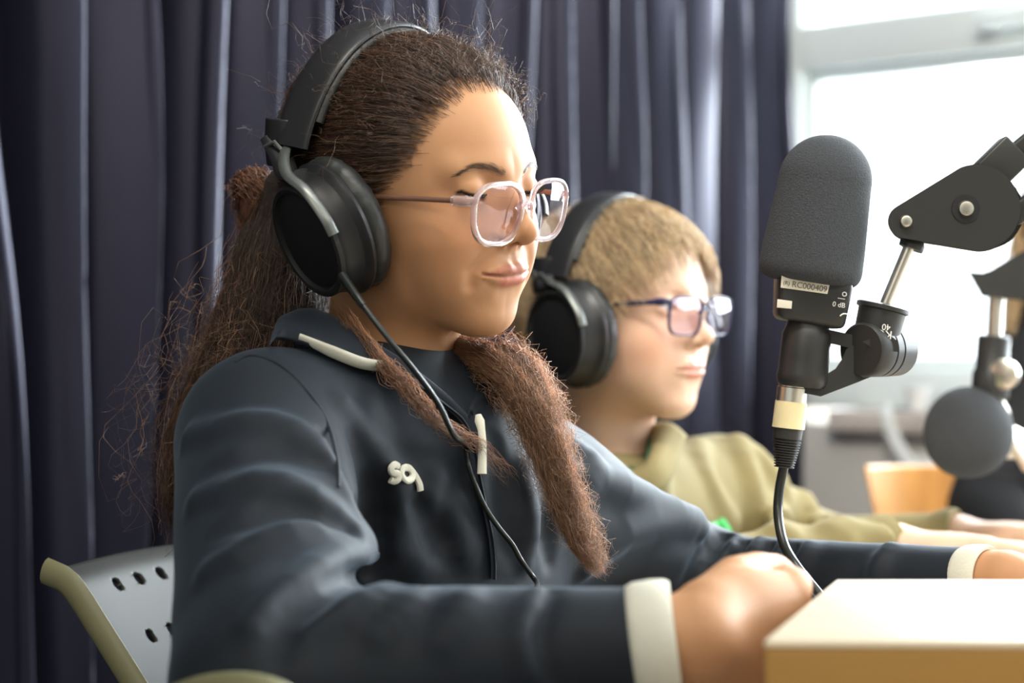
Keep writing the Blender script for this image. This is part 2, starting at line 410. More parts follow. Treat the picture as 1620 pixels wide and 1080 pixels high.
# two window units with a fixed light above and a big sash below
zb, zt1, zt2 = CZ-.045, CZ+.475, CZ+.553
for k, (t0, t1) in enumerate([(.02, 1.42), (1.42, 2.82), (2.82, 4.2)]):
    w = Mesh(); o0, o1 = -.14, -.06
    wbox(t0, t0+.052, SILL, 2.5, o0, o1, w); wbox(t1-.052, t1, SILL, 2.5, o0, o1, w)
    wbox(t0+.052, t1-.052, SILL, zb, o0, o1, w); wbox(t0+.052, t1-.052, zt1, zt2, o0, o1, w); wbox(t0+.052, t1-.052, 2.44, 2.5, o0, o1, w)
    wo = w.build('window_%d' % (k+1), M['frame'], smooth=False, bevel=.006); tag(wo, kind='structure')
    s = Mesh()                                           # the raised sash edge
    for (a, b, c, d) in ((t0+.052, t1-.052, zb, zb+.018), (t0+.052, t1-.052, zt1-.018, zt1), (t0+.052, t0+.07, zb+.018, zt1-.018), (t1-.07, t1-.052, zb+.018, zt1-.018)): wbox(a, b, c, d, -.13, -.085, s)
    adopt(s.build('sash', M['frame'], smooth=False, bevel=.004), wo)
    adopt(wbox(t0+.06, t1-.06, zb+.01, zt1-.01, -.112, -.106).build('pane', M['pane'], smooth=False), wo)
    adopt(wbox(t0+.045, t1-.045, zt2-.005, 2.45, -.112, -.106).build('pane', M['pane'], smooth=False), wo)
    h = Mesh(); tc_ = t0+.30 if k == 0 else (t0+t1)/2+.1   # tilt handle on the transom
    tc_ = t0+.43 if k == 0 else tc_
    h.tube([wp(tc_, zt1+.042, -.06), wp(tc_, zt1+.042, -.02)], .011, 12)
    h.tube(spline([wp(tc_-.01, zt1+.042, -.022), wp(tc_+.02, zt1+.045, -.016), wp(tc_+.12, zt1+.050, -.016)], 14), .0095, 12)
    adopt(h.build('handle', M['frame']), wo)
# curtain: one heavy navy cloth hung along the side wall, folds facing the window catch the daylight
M['curtain'] = mat('navy_curtain', (.008, .008, .015), .42, spec=.5, sheen=.0)
bc = M['curtain'].node_tree.nodes['Principled BSDF']; bc.inputs['Sheen Weight'].default_value = .60; bc.inputs['Sheen Roughness'].default_value = .3; bc.inputs['Specular Tint'].default_value = (.72, .72, 1., 1);  bc.inputs['Sheen Tint'].default_value = (.72, .73, .96, 1)
def curtain():
    r = np.random.default_rng(21); L = 2.6
    s = []; x = .0
    cs = [0]; am = [.05]
    while x < L:
        x += r.uniform(.032, .062); cs.append(x); am.append(r.uniform(.024, .042) if x < .45 else r.uniform(.034, .074))
    cs = np.array(cs); am = np.array(am); ns, nz = 1500, 70
    u = np.linspace(0, L, ns); z = np.linspace(.05, 2.6, nz)
    ph = np.interp(u, cs, np.arange(len(cs)))                  # one fold per pair of knots
    U, Z = np.meshgrid(u, z); PH = np.interp(U, cs, np.arange(len(cs)))
    wob = .30*np.sin(Z*1.5+U*5)+.30*np.sin(Z*2.7+U*11+1)+.2*np.sin(U*37+Z*.8)
    c = np.sin(np.pi*(PH+wob)); c = np.sign(c)*np.abs(c)**.6
    amp = np.interp(U, cs, am)*(1+.25*np.sin(Z*1.9+U*9))
    off = .070+.03*np.clip(U/.6, 0, 1)+amp*c+.006*np.sin(Z*7+U*40)
    U2 = U+.020*np.sin(2*np.pi*(PH+wob)+.8)
    V = np.stack([CORNER[0]+WD[0]*off+NI[0]*(U2+.02), CORNER[1]+WD[1]*off+NI[1]*(U2+.02), Z], -1).reshape(-1, 3)
    i, j = np.meshgrid(np.arange(nz-1), np.arange(ns-1), indexing='ij')
    F = np.stack([i*ns+j, i*ns+j+1, (i+1)*ns+j+1, (i+1)*ns+j], -1).reshape(-1, 4)
    o = mesh_np('curtain', V, F, M['curtain'])
    sd = o.modifiers.new('thick', 'SOLIDIFY'); sd.thickness = .0015
    tag(o, 'floor-length navy curtain in deep folds hanging along the side wall beside the window', 'curtain')
curtain()
# ---------------------------------------------------------------- headphones and glasses
M['hp'] = mat('black_plastic', (.012, .012, .013), .38, bump=(400, .1, .0005))
M['hpm'] = mat('matt_black', (.006, .006, .0065), .6)
M['pad'] = mat('black_leatherette', (.018, .019, .018), .42, bump=(90, .5, .002))
M['band'] = mat('padded_band', (.020, .022, .021), .45, bump=(120, .3, .001))
M['yoke'] = mat('grey_metal', (.16, .17, .16), .35, metal=.7)
M['cable'] = mat('black_cable', (.010, .012, .010), .28)
def headphones(H, label, cat='headphones', tilt=(1, -.25, -.32), pc=(.077, -.004, -.002), sz=1., top=.134, backy=-.045, cable=None, wide=.086, lead=0):
    t = empty('headphones', H.w((0, backy, top)), label, cat)
    for s in (1, -1):
        ax = nrm(A(s*tilt[0], tilt[1], tilt[2])); c = A(s*pc[0], pc[1], pc[2]); W = lambda q: H.w(q)
        upv = nrm(A(0, 0, 1)-ax*ax[2]); fr = np.cross(upv, ax)*s*-1; fr = nrm(A(0, 1, 0)-ax*ax[1]-upv*upv[1])
        # ear cushion: an oval ring with wrinkles
        n, m_ = 72, 18; th = np.linspace(0, 2*np.pi, n, endpoint=False); a = np.linspace(0, 2*np.pi, m_, endpoint=False)
        T, B = np.meshgrid(th, a, indexing='ij'); wr = 1+.035*np.sin(T*23+2*np.sin(T*5))*np.clip(np.cos(B), 0, 1)
        rr = (.0335+.0125*np.cos(B)*wr)*sz; hh = (.0115*np.sin(B)*wr)*sz
        V = c+rr[..., None]*(np.cos(T)[..., None]*upv*1.10+np.sin(T)[..., None]*fr*.98)+hh[..., None]*ax
        i, j = np.meshgrid(np.arange(n), np.arange(m_), indexing='ij'); i2 = (i+1) % n; j2 = (j+1) % m_
        F = np.stack([i*m_+j, i2*m_+j, i2*m_+j2, i*m_+j2], -1).reshape(-1, 4)
        adopt(mesh_np('ear_cushion', W(V.reshape(-1, 3)), F, M['pad']), t)
        # housing
        def dish(prof, nm, mt, e=1.08):
            q = Mesh(); th2 = np.linspace(0, 2*np.pi, 64, endpoint=False)
            ring = np.cos(th2)[:, None]*upv*e+np.sin(th2)[:, None]*fr*.98
            VV = np.concatenate([W(c+ax*h*sz+ring*max(r_*sz, 1e-5)) for h, r_ in prof]); k = len(prof)
            i, j = np.meshgrid(np.arange(k-1), np.arange(64), indexing='ij'); j2 = (j+1) % 64
            q.add(VV, np.stack([i*64+j, i*64+j2, (i+1)*64+j2, (i+1)*64+j], -1).reshape(-1, 4))
            adopt(q.build(nm, mt), t)
        dish([(.006, .020), (.0075, .0455), (.0105, .0465), (.0125, .0455), (.0150, .0430), (.0158, .0425), (.0250, .0395), (.0300, .0385), (.0315, .0375)], 'housing', M['hp'])
        dish([(.0300, .0392), (.0335, .0390), (.0350, .0375), (.0345, .0350), (.0325, .0340), (.0318, .0330), (.0325, .0315), (.0325, 0)], 'ear_cup', M['hpm'])
        # yoke: metal strap from the band down round the cup
        def cp(ang, r_, h): return c+ax*h*sz+(math.cos(ang)*upv*1.08+math.sin(ang)*fr*.98)*r_*sz
        b0 = A(s*(wide+.002), backy-.004, .052)
        path = spline([b0, (b0+cp(-.15, .050, .026))/2+ax*.003, cp(-.05, .0460, .030), cp(.5, .0435, .033), cp(1.05, .0425, .034), cp(1.35, .0425, .034)], 26)
        q = Mesh(); q.tube(W(path), .0042, 10, squash=.42, up=H.dirw(ax)); adopt(q.build('yoke', M['yoke']), t)
        q = Mesh(); q.tube(W(spline([b0+A(0, -.016, .004), (b0+cp(-.6, .050, .018))/2+A(0, -.004, 0), cp(-.45, .044, .020), cp(0., .0425, .020)], 20)), [.0085]*20, 12, squash=.5, up=H.dirw(ax))
        adopt(q.build('arm', M['hp']), t)
        q = Mesh(); e0 = W(b0+A(0, -.008, .018)); e1 = W(b0+A(0, -.009, -.016))
        q.tube([e0, (e0+e1)/2, e1], [.0130, .0135, .0110], 16, squash=.45, up=H.dirw((0, 1, 0))); adopt(q.build('slider', M['hp'], bevel=.001), t)
        if s == 1:
            g = Mesh(); g.tube(W(np.array([b0+A(.0088, -.014, -.002), b0+A(.0095, -.004, .002), b0+A(.0088, .003, -.004)])), .0016, 8); adopt(g.build('hinge_clip', M['yoke']), t)
    # band
    th = np.linspace(-1.28, 1.28, 44); z0 = .050; pts = []
    for a in th:
        sx = math.sin(a)/math.sin(1.28); zz = z0+(top-z0)*(math.cos(a)-math.cos(1.28))/(1-math.cos(1.28))
        pts.append((sx*wide*(1+.06*math.cos(a)*abs(sx)), backy+(.012 if top else 0)*math.cos(a), zz))
    pts = np.array(pts)
    for nm, wd, thk, rr, mt, sel in (('headband', .0190, .0050, 0, M['band'], slice(3, 41)), ('headband_shell', .0165, .0030, .0052, M['hp'], slice(0, 44))):
        p = pts[sel]; T, N, B = frames(p, A(0, 1, 0)); q = Mesh(); V = []
        k = 20; al = np.linspace(0, 2*np.pi, k, endpoint=False)
        out = np.cross(N, T); out = out*np.sign((out*(p-A(0, backy, .03))).sum(1))[:, None]
        cs = np.sign(np.cos(al))*np.abs(np.cos(al))**.6; sn = np.sign(np.sin(al))*np.abs(np.sin(al))**.8
        V = (p+out*rr)[:, None]+N[:, None]*(cs*wd)[None, :, None]+out[:, None]*(sn*thk)[None, :, None]
        i, j = np.meshgrid(np.arange(len(p)-1), np.arange(k), indexing='ij'); j2 = (j+1) % k
        q.add(H.w(V.reshape(-1, 3)), np.stack([i*k+j, i*k+j2, (i+1)*k+j2, (i+1)*k+j], -1).reshape(-1, 4))
        q.F.setdefault(k, []).append(np.arange(k)[None]); q.F[k].append(np.arange(k)[None, ::-1]+(len(p)-1)*k)
        adopt(q.build(nm, mt), t)
    if cable is not None:
        q = Mesh(); q.tube(spline(cable[0], 120), .0020, 10); adopt(q.build('cable', M['cable']), t)
        q = Mesh(); p = spline(cable[0], 120)[:9]; q.tube(p, np.linspace(.0034, .0026, 9), 10); adopt(q.build('cable_sleeve', M['cable']), t)
    return t
def rim_outline(w, h, n=64, e=2.6, up=.06):
    a = np.linspace(0, 2*np.pi, n, endpoint=False); c, s = np.cos(a), np.sin(a)
    x = np.sign(c)*np.abs(c)**(2/e)*w; z = np.sign(s)*np.abs(s)**(2/e)*h
    x = x*(1+up*z/h); return np.c_[x, z]
def glasses(H, label, w, h, cx, y, z, wrap, rimw, rimt, mf, ml, temple_m, e=2.6, up=.06, hinge=(.064, .0, .008), ear=(.073, -.005, .018), bridge_y=.003, bridge_z=.006, tr=.0022, tilt=.10, rad_lo=None):
    t = empty('eyeglasses', H.w((0, y, z)), label, 'glasses')
    fr = Mesh()
    for s in (1, -1):
        o = rim_outline(w, h, 72, e, up); wr = s*wrap
        def place(q2, dy):      # lens plane to head
            X = q2[:, 0]*s
            return np.stack([s*cx+X*math.cos(wr), y-np.abs(np.sin(wrap))*(X*s)+dy-0*X, z+q2[:, 1]], -1)+np.c_[0*X, tilt*q2[:, 1], 0*X]
        n = len(o); rings = []
        nr = o/np.linalg.norm(o/[w, h], axis=1, keepdims=True)/[w, h]; nr = nr/np.linalg.norm(nr, axis=1, keepdims=True)
        th_ = np.linspace(0, 2*np.pi, 10, endpoint=False)
        cs = np.sign(np.cos(th_))*np.abs(np.cos(th_))**.7; sn = np.sign(np.sin(th_))*np.abs(np.sin(th_))**.7
        V = np.stack([place(o+nr*(cs_*rimw/2), sn_*rimt/2) for cs_, sn_ in zip(cs, sn)], 1).reshape(-1, 3)
        i, j = np.meshgrid(np.arange(n), np.arange(10), indexing='ij'); i2 = (i+1) % n; j2 = (j+1) % 10
        rim = Mesh(); rim.add(H.w(V), np.stack([i*10+j, i2*10+j, i2*10+j2, i*10+j2], -1).reshape(-1, 4)); adopt(rim.build('rim', mf), t)
        ln = Mesh(); k = len(o); a_ = place(o*(1-rimw*.3/w), .0007); b_ = place(o*(1-rimw*.3/w), -.0007)
        ring = []; lv = []
        for f_ in (1, .66, .33): lv.append((f_, ))
        Vf = []; 
        for dy in (.0007, -.0007):
            for f_ in (1, .7, .4, .1): Vf.append(place(o*(1-rimw*.3/w)*f_, dy+.0016*(1-f_*f_)))
        Vf = np.concatenate(Vf); q = []
        for side in (0, 1):
            for r_ in range(3):
                A_ = (side*4+r_)*k; j = np.arange(k); j2 = (j+1) % k
                f4 = np.stack([A_+j, A_+j2, A_+k+j2, A_+k+j], -1); q.append(f4 if side == 0 else f4[:, ::-1])
        j = np.arange(k); j2 = (j+1) % k; q.append(np.stack([j, 4*k+j, 4*k+j2, j2], -1))
        ln.add(H.w(Vf), np.concatenate(q)); ln.F.setdefault(k, []).append(np.arange(k)[None]+3*k); ln.F[k].append(np.arange(k)[None, ::-1]+7*k)
        adopt(ln.build('lens', ml), t)
        hp = A(s*hinge[0], y-.006+hinge[1], z+hinge[2]); edge = place(np.array([[w*.98, hinge[2]]]), 0)[0]
        q = Mesh(); q.tube(H.w(np.array([edge-A(s*.001, -.001, 0), hp+A(0, .001, 0), hp+A(s*.0005, -.008, 0)])), [rimw*.8, .0036, .0034], 10, squash=.7, up=H.dirw((0, 0, 1))); adopt(q.build('end_piece', mf), t)
        q = Mesh(); e0 = A(s*ear[0], ear[1], ear[2])
        q.tube(H.w(spline([hp+A(s*.0005, -.007, 0), (hp+e0)/2+A(s*.002, 0, .001), e0, e0+A(-s*.002, -.030, -.016)], 24)), tr, 10, squash=.5, up=H.dirw((0, 0, 1))); adopt(q.build('temple', temple_m), t)
        q = Mesh(); q.lathe([(-.0006, .0022), (.0006, .0022)], H.w((s*.0085, y-.006, z-.002)), H.dirw((s, .5, 0)), 16); adopt(q.build('nose_pad', ml), t)
    q = Mesh(); bx = cx-w*.93
    q.tube(H.w(spline([(-bx-.001, y, z+bridge_z-.003), (-bx*.5, y+bridge_y, z+bridge_z), (bx*.5, y+bridge_y, z+bridge_z), (bx+.001, y, z+bridge_z-.003)], 16)), rimw*.62, 10)
    adopt(q.build('bridge', mf), t)
    return t
# ---------------------------------------------------------------- hair
def strand_mesh(name, S, r, m, parent, col, tipcol=None):
    """S (n,k,3) paths in the place; three-sided tapering hairs"""
    n, k, _ = S.shape; T = np.gradient(S, axis=1); T /= np.linalg.norm(T, axis=2, keepdims=True)+1e-12
    a = np.cross(T, rng.normal(size=(n, 1, 3))); a /= np.linalg.norm(a, axis=2, keepdims=True)+1e-12; b = np.cross(T, a)
    tp = np.interp(np.linspace(0, 1, k), [0, .1, .8, 1], [.9, 1, .8, .15])[None, :, None]*np.broadcast_to(np.asarray(r), (n,))[:, None, None]
    V = np.stack([S+tp*(math.cos(q)*a+math.sin(q)*b) for q in (0, 2.094, 4.189)], 2).reshape(-1, 3)
    base = (np.arange(n)[:, None]*k+np.arange(k-1)[None]).reshape(-1)*3
    F = np.concatenate([np.stack([base+i, base+(i+1) % 3, base+3+(i+1) % 3, base+3+i], -1) for i in range(3)])
    c = np.repeat(col, k*3, axis=0)
    if tipcol is not None:
        f = np.tile(np.repeat(np.linspace(0, 1, k), 3), n)[:, None]; c = c*(1-f)+tipcol*f
    return mesh_np(name, V, F, m, parent, True, col=c)
def frizz(S, amp, freq, seed=0, grow=True):
    n, k, _ = S.shape; r = np.random.default_rng(seed); t = np.linspace(0, 1, k)[None, :, None]; o = 0
    for f in (1, 2.1):
        o = o+r.normal(size=(n, 1, 3))*np.sin(t*freq*f*r.uniform(.6, 1.5, (n, 1, 1))+r.uniform(0, 6.3, (n, 1, 3)))/f
    return S+o*amp*(np.clip(t*4, 0, 1) if grow else 1)
def bundle(guide, rad, n, k, seed=0, flat=1., taper=None, start=0, spread=None, ends=.25):
    """hairs that follow a guide line within a radius"""
    r = np.random.default_rng(seed); g = spline(guide, 80); T, N, B = frames(g); rr = np.interp(np.linspace(0, 1, 80), np.linspace(0, 1, len(rad)), rad)
    a = r.uniform(0, 6.283, n); q = np.sqrt(r.uniform(0, 1, n)); s0 = r.uniform(0, start, n); s1 = 1-r.uniform(0, 1, n)**2*ends
    t = s0[:, None]+(s1-s0)[:, None]*np.linspace(0, 1, k)[None]; x = t*79; i = np.minimum(x.astype(int), 78); f = (x-i)[..., None]
    L = lambda arr: arr[i]*(1-f)+arr[i+1]*f
    tw = a[:, None]+t*r.normal(0, .5, n)[:, None]
    R = (np.interp(x, np.arange(80), rr)*q[:, None])[..., None]
    return L(g)+R*(np.cos(tw)[..., None]*L(N)+flat*np.sin(tw)[..., None]*L(B))
# ---------------------------------------------------------------- the girl in front
M['skin_g'] = mat('tan_skin', (.5, .3, .2), .55, spec=.35, sss=.12, attr=True, bump=(700, .10, .0006))
M['eye'] = mat('eyeball', (.75, .72, .68), .08, attr=True)
M['jacket'] = mat('navy_jersey', (.0065, .0098, .0150), .66, spec=.32, bump=(900, .15, .0004))
bj = M['jacket'].node_tree.nodes['Principled BSDF']; bj.inputs['Sheen Weight'].default_value = .13; bj.inputs['Sheen Roughness'].default_value = .45; bj.inputs['Sheen Tint'].default_value = (.60, .74, .90, 1)
M['cream'] = mat('cream_rib', (.62, .60, .50), .8, bump=(500, .3, .0008))
M['zip'] = mat('dark_zip', (.03, .035, .05), .35, metal=.5)
M['hair_g'] = mat('brown_hair', (.05, .03, .02), .42, attr=True, spec=.6)
M['scalp_g'] = mat('dark_hair_under', (.020, .012, .008), .8, bump=(250, .6, .003))
Gh = Head(P(663, 340, 1.47), 38, 6, 6, kind='girl')
SKG = (.46, .235, .115)
N0 = P(612, 690, 1.50)
S_r, E_r, W_r = P(418, 702, 1.37), P(440, 1088, 1.14), P(1012, 1020, 1.125)
S_l, E_l, W_l = P(872, 800, 1.575), P(1115, 925, 1.68), P(1535, 920, 1.50)
Rt = nrm(A(-.68, -.73, .12)); Ft = nrm(A(.73, -.68, 0)); Ut = np.cross(Rt, Ft); RT = np.stack([Rt, Ft, Ut], 1)
def neck_g(p): return cap(p, Gh.w((0, -.022, -.035)), N0+A(0, .01, -.05), .046, .058)
def head_g(q): return smin(head_local(q, 'girl'), neck_g(Gh.w(q)), .022)
def skin_torso(p):
    d = ell(p, (-.085, 1.505, CZ-.20), (.125, .085, .19), RT); d = smin(d, ell(p, (-.10, 1.52, CZ-.42), (.12, .09, .18), RT), .06)
    d = smin(d, cap(p, S_r, S_l, .035, .035), .05); d = smin(d, neck_g(p), .04)
    d = smin(d, chain(p, [S_r, E_r, W_r-nrm(W_r-E_r)*.0], [.042, .036, .024]), .02); d = smin(d, chain(p, [S_l, E_l, W_l], [.040, .029, .0205]), .02)
    hip = A(-.12, 1.53, .50); d = smin(d, ell(p, hip, (.13, .10, .10), RT), .06)
    for s in (1, -1):
        a = hip+Rt*s*.075; k = a+Ft*.36+A(0, 0, .0); f = k+A(0, 0, -.40)+Ft*.02
        d = smin(d, chain(p, [a, k, f], [.068, .050, .032]), .03); d = smin(d, cap(p, f+A(0, 0, -.03), f+Ft*.13+A(0, 0, -.045), .028, .022), .02)
    return d
def hand_sdf(W, K, side, up, palm, r=1., curl=None, spread=.0195, th=None, back=None):
    """W wrist, K middle knuckle; palm = direction the palm faces; up = towards the thumb"""
    f = nrm(K-W); back = f if back is None else nrm(back); palm = nrm(palm-f*np.dot(palm, f)); up = nrm(np.cross(palm, f)); up = up if np.dot(up, th if th is not None else A(0, 0, 1)) > 0 else -up
    cr = curl if curl is not None else (.25, .45, .35); segs = []
    for i, (o, L) in enumerate([(1.5, .066), (.5, .074), (-.5, .070), (-1.5, .056)]):
        b = K+up*o*spread*.92*r-f*abs(o-.5)*.004; d = nrm(f+up*o*.05); pts = [b]; a = 0
        for q, fr in zip(cr, (.45, .30, .25)):
            a += q; pts.append(pts[-1]+(d*math.cos(a)+palm*math.sin(a))*L*fr*r)
        segs.append(pts)
    t0 = W+f*.018+up*.016*r+palm*.006; t1 = t0+nrm(f+up*.42+palm*.35)*.040*r; t2 = t1+nrm(f+up*.10+palm*.30)*.030*r; t3 = t2+nrm(f+palm*.35)*.024*r
    def g(p):
        d = smin(cap(p, W-back*.035, W+f*.004, .0240*r, .0240*r), ell(p, (W+K)/2+f*.006, (.046*r, .037*r, .0150*r), np.stack([f, up, palm], 1)), .022)
        for o in (1.5, .5, -.5, -1.5): d = smin(d, cap(p, W+f*.015+up*o*.008, K+up*o*spread*.92*r, .012*r, .0105*r), .010)
        for pts in segs: d = smin(d, chain(p, pts, [.0100*r, .0088*r, .0080*r, .0066*r]), .0040)
        d = smin(d, chain(p, [t0, t1, t2, t3], [.0150*r, .0115*r, .0100*r, .0078*r]), .008)
        return d
    allp = np.array([q for s_ in segs for q in s_]+[t3, W-f*.05, W])
    return g, allp.min(0)-.03, allp.max(0)+.03
Kr = P(1250, 1003, 1.180); hr, hr0, hr1 = hand_sdf(W_r+nrm(W_r-E_r)*.028, Kr, 1, None, A(-.25, .95, .0), r=1.05, curl=(.75, .20, .20), th=A(0, 0, 1), back=W_r-E_r)
Kl = W_l+A(.115, -.015, -.012); hl, hl0, hl1 = hand_sdf(W_l+nrm(W_l-E_l)*.025, Kl, -1, None, A(.2, -.2, -.9), curl=(.2, .35, .3), th=A(-.2, -1, .2), back=W_l-E_l)
def skin_col(V, base): return np.tile(np.array(base), (len(V), 1))
parts = []
V, F = nets(head_g, (-.09, -.125, -.19), (.09, .125, .13), .00125); colh = head_color(V, SKG, 'girl'); parts.append((Gh.w(V), F, colh))
V, F = nets(skin_torso, (-.40, 1.0, .0), (.45, 1.8, .92), .007, 1); parts.append((V, F, skin_col(V, SKG)))
V, F = nets(hr, hr0, hr1, .0017); parts.append((V, F, skin_col(V, SKG)))
V, F = nets(hl, hl0, hl1, .0019); parts.append((V, F, skin_col(V, SKG)))
def join(parts):
    n = 0; Vs = []; Fs = []; Cs = []
    for v, f, c in parts: Vs.append(v); Fs.append(f+n); Cs.append(c); n += len(v)
    return np.concatenate(Vs), np.concatenate(Fs), np.concatenate(Cs)
V, F, C_ = join(parts)
girl = tag(mesh_np('person', V, F, M['skin_g'], col=C_), 'person in a navy zip jacket with clear glasses, hands at the wooden box', 'person')
def eye_mesh(H, s, look, parent, r=.0124, iris=(.10, .055, .03)):
    n, k = 32, 24; ph = np.linspace(0, np.pi, k); th = np.linspace(0, 2*np.pi, n, endpoint=False)
    lk = nrm(look); u = nrm(np.cross(lk, A(0, 0, 1))); w_ = np.cross(u, lk)
    V = np.concatenate([[lk*math.cos(a)+(math.cos(b)*u+math.sin(b)*w_)*math.sin(a) for b in th] for a in ph])*r
    ang = np.repeat(ph, n); c = np.tile(A(.72, .68, .64), (len(V), 1)); c[ang < .50] = iris; c[ang < .22] = (.008, .006, .006)
    i, j = np.meshgrid(np.arange(k-1), np.arange(n), indexing='ij'); j2 = (j+1) % n
    F = np.stack([i*n+j, i*n+j2, (i+1)*n+j2, (i+1)*n+j], -1).reshape(-1, 4)
    return mesh_np('eye', H.w(V+A(s*.0305, .0680, .0240)), F, M['eye'], parent, col=c)
for s in (1, -1): eye_mesh(Gh, s, (.05*s, 1, -.35), girl)
# lashes
def lashes(H, parent, kind):
    S = []; r = np.random.default_rng(3)
    row = spline([lid(x_, z_+.0012) for x_, z_ in LIDG]+[lid(.0438, .0225)], 70) if kind == 'girl' else spline([(.0190, .0815, .0245), (.0245, .0835, .0262), (.0320, .0830, .0264), (.0440, .0760, .0230)], 40)
    for s in (1, -1):
        S = []
        for i, p in enumerate(row):
            L = (.0070 if kind == 'girl' else .005)*r.uniform(.7, 1.1)*(.6+.6*i/len(row)); out = nrm(A(.25+.7*i/len(row), 1, -.20 if kind == 'girl' else .3))
            t = np.linspace(0, 1, 6)[:, None]; q = p+out*L*t+A(0, 0, 1)*L*.45*t*t; q = q*A(s, 1, 1); S.append(q)
        strand_mesh('eyelashes', H.w(np.array(S)), (.00026 if kind == 'girl' else .0002), M['scalp_g'], parent, np.tile(A(.01, .008, .006), (len(S), 1)))
lashes(Gh, girl, 'girl')
# eyebrow hairs
def brows(H, parent, kind, colr, n=130, r0=.00010):
    S = []; r = np.random.default_rng(5); bz = .0360
    mid = spline([(.010, .084, bz-.001), (.022, .084, bz+.004), (.034, .078, bz+.005), (.046, .064, bz-.001)], 50)
    for s in (1, -1):
        S = []
        for i in range(n):
            u = r.uniform(0, 1); p = mid[int(u*49)]+A(0, 0, 1)*r.normal(0, .0016*(1-.6*u)); q = A(p[0], p[1]+.01, p[2])[None]
            for _ in range(5): q = q-head_local(q, kind)[:, None]*A(0, .7, 0)*-1*-1
            d = nrm(A(.9, -.35, .55-.9*u)); L = r.uniform(.004, .008)
            pts = q[0]+d*L*np.linspace(0, 1, 5)[:, None]; g = head_local(pts, kind); pts[:, 1] -= g-.0006*np.sin(np.linspace(.3, 2.5, 5)); S.append(pts*A(s, 1, 1))
        strand_mesh('eyebrows', H.w(np.array(S)), r0, M['hair_g'], parent, np.tile(np.array(colr), (len(S), 1)))
brows(Gh, girl, 'girl', (.03, .017, .010))

# jacket
TR = [(-.085, 1.500, CZ-.205), (-.10, 1.52, CZ-.42)]
def jacket0(p):
    d = ell(p, TR[0], (.148, .104, .215), RT); d = smin(d, ell(p, TR[1], (.142, .108, .22), RT), .08)
    d = smin(d, cap(p, S_r+A(.012, .01, 0), S_l, .052, .050), .06)
    d = smin(d, cap(p, N0+A(0, .0, .0), (S_r*.6+N0*.4)+A(0, 0, .012), .056, .040), .05); d = smin(d, cap(p, N0, (S_l*.6+N0*.4), .056, .045), .05)
    d = smin(d, chain(p, [S_r, E_r], [.060, .060]), .035); d = smin(d, chain(p, [S_l, E_l], [.056, .047]), .035)
    f1 = chain(p, [E_r, W_r], [.058, .0335]); f2 = chain(p, [E_l, W_l], [.042, .0265])
    d = smin(d, f1, .016); d = smin(d, f2, .020)
    a = nrm(W_r-E_r); d = smax(d, -(np.where(((p-W_r)@a > -.02) & (np.linalg.norm(p-W_r, axis=-1) < .08), -((p-W_r)@a), 1.)), .002) if False else d
    return d
def cutcuff(d, p):
    for W, E, o in ((W_r, E_r, .0), (W_l, E_l, .0)):
        a = nrm(W-E); x = (p-W)@a-o; rad = np.linalg.norm(p-W, axis=-1)
        d = np.where((rad < .09) & (x > -.05), smax(d, x, .002), d)
    return d
FOLDS = []
def fold(px, r, inset, sign=1, base=jacket0, store=None):
    q = []
    for x, y in spline(np.array(px, float), max(4, len(px)*2)):
        h = hit(base, x, y)
        if h is None: continue
        n_ = gradf(base, h[None], .001)[0]; q.append(h-n_*inset*(.65 if sign > 0 else .8)*sign)
    if len(q) > 1: (FOLDS if store is None else store).append((np.array(q), r, sign))
# ridges (+) and valleys (-), read off the cloth
for px, r, i_ in [([(300, 690), (400, 665), (480, 690), (545, 775), (575, 850)], .011, .006), ([(310, 790), (420, 760), (520, 800), (578, 862)], .010, .006),
                  ([(330, 900), (430, 850), (520, 838), (590, 868)], .010, .005), ([(400, 985), (480, 915), (560, 880), (600, 893)], .011, .005),
                  ([(640, 770), (632, 850), (655, 890), (668, 900)], .009, .005), ([(545, 640), (610, 740), (625, 800)], .011, .006),
                  ([(690, 760), (672, 815), (705, 880)], .007, .004), ([(718, 800), (735, 860), (740, 885)], .007, .004), ([(830, 740), (836, 830), (832, 885)], .010, .005),
                  ([(905, 745), (960, 760), (1050, 800), (1085, 825)], .014, .005), ([(930, 900), (1000, 840), (1085, 820), (1112, 850), (1118, 890)], .013, .004),
                  ([(1125, 910), (1150, 870), (1158, 850)], .008, .001), ([(1168, 915), (1190, 880), (1200, 858)], .006, .001), ([(1208, 915), (1228, 885), (1238, 862)], .0055, .001), ([(1250, 915), (1268, 888), (1277, 866)], .005, .001),
                  ([(1380, 925), (1390, 890), (1406, 866)], .0045, .001), ([(905, 700), (935, 735), (925, 780)], .009, .004),
                  ([(600, 1000), (640, 960), (655, 938)], .008, .005), ([(700, 1010), (730, 960), (740, 940)], .007, .005), ([(850, 1060), (838, 1000), (858, 935)], .0045, .003), ([(480, 990), (560, 960), (610, 930)], .010, .006)]:
    fold(px, r, i_, 1)
for px, r, i_ in [([(520, 690), (560, 790), (592, 890)], .010, .004), ([(440, 1040), (455, 980), (510, 935), (590, 905)], .009, .003), ([(350, 840), (450, 805), (545, 840)], .010, .005),
                  ([(1090, 915), (1120, 868), (1145, 850)], .009, .002), ([(870, 760), (868, 840), (870, 885)], .010, .002),
                  ([(660, 800), (690, 850), (705, 885)], .010, .006), ([(560, 700), (590, 800), (600, 880)], .012, .006), ([(1150, 910), (1178, 862)], .005, .001), ([(1190, 912), (1218, 866)], .004, .001), ([(1232, 912), (1256, 868)], .004, .001),
                  ([(340, 740), (430, 715), (510, 740)], .009, .006), ([(865, 1070), (852, 1000), (872, 935)], .0035, .0015), ([(780, 700), (790, 780), (800, 860)], .011, .007)]:
    fold(px, r, i_, -1)
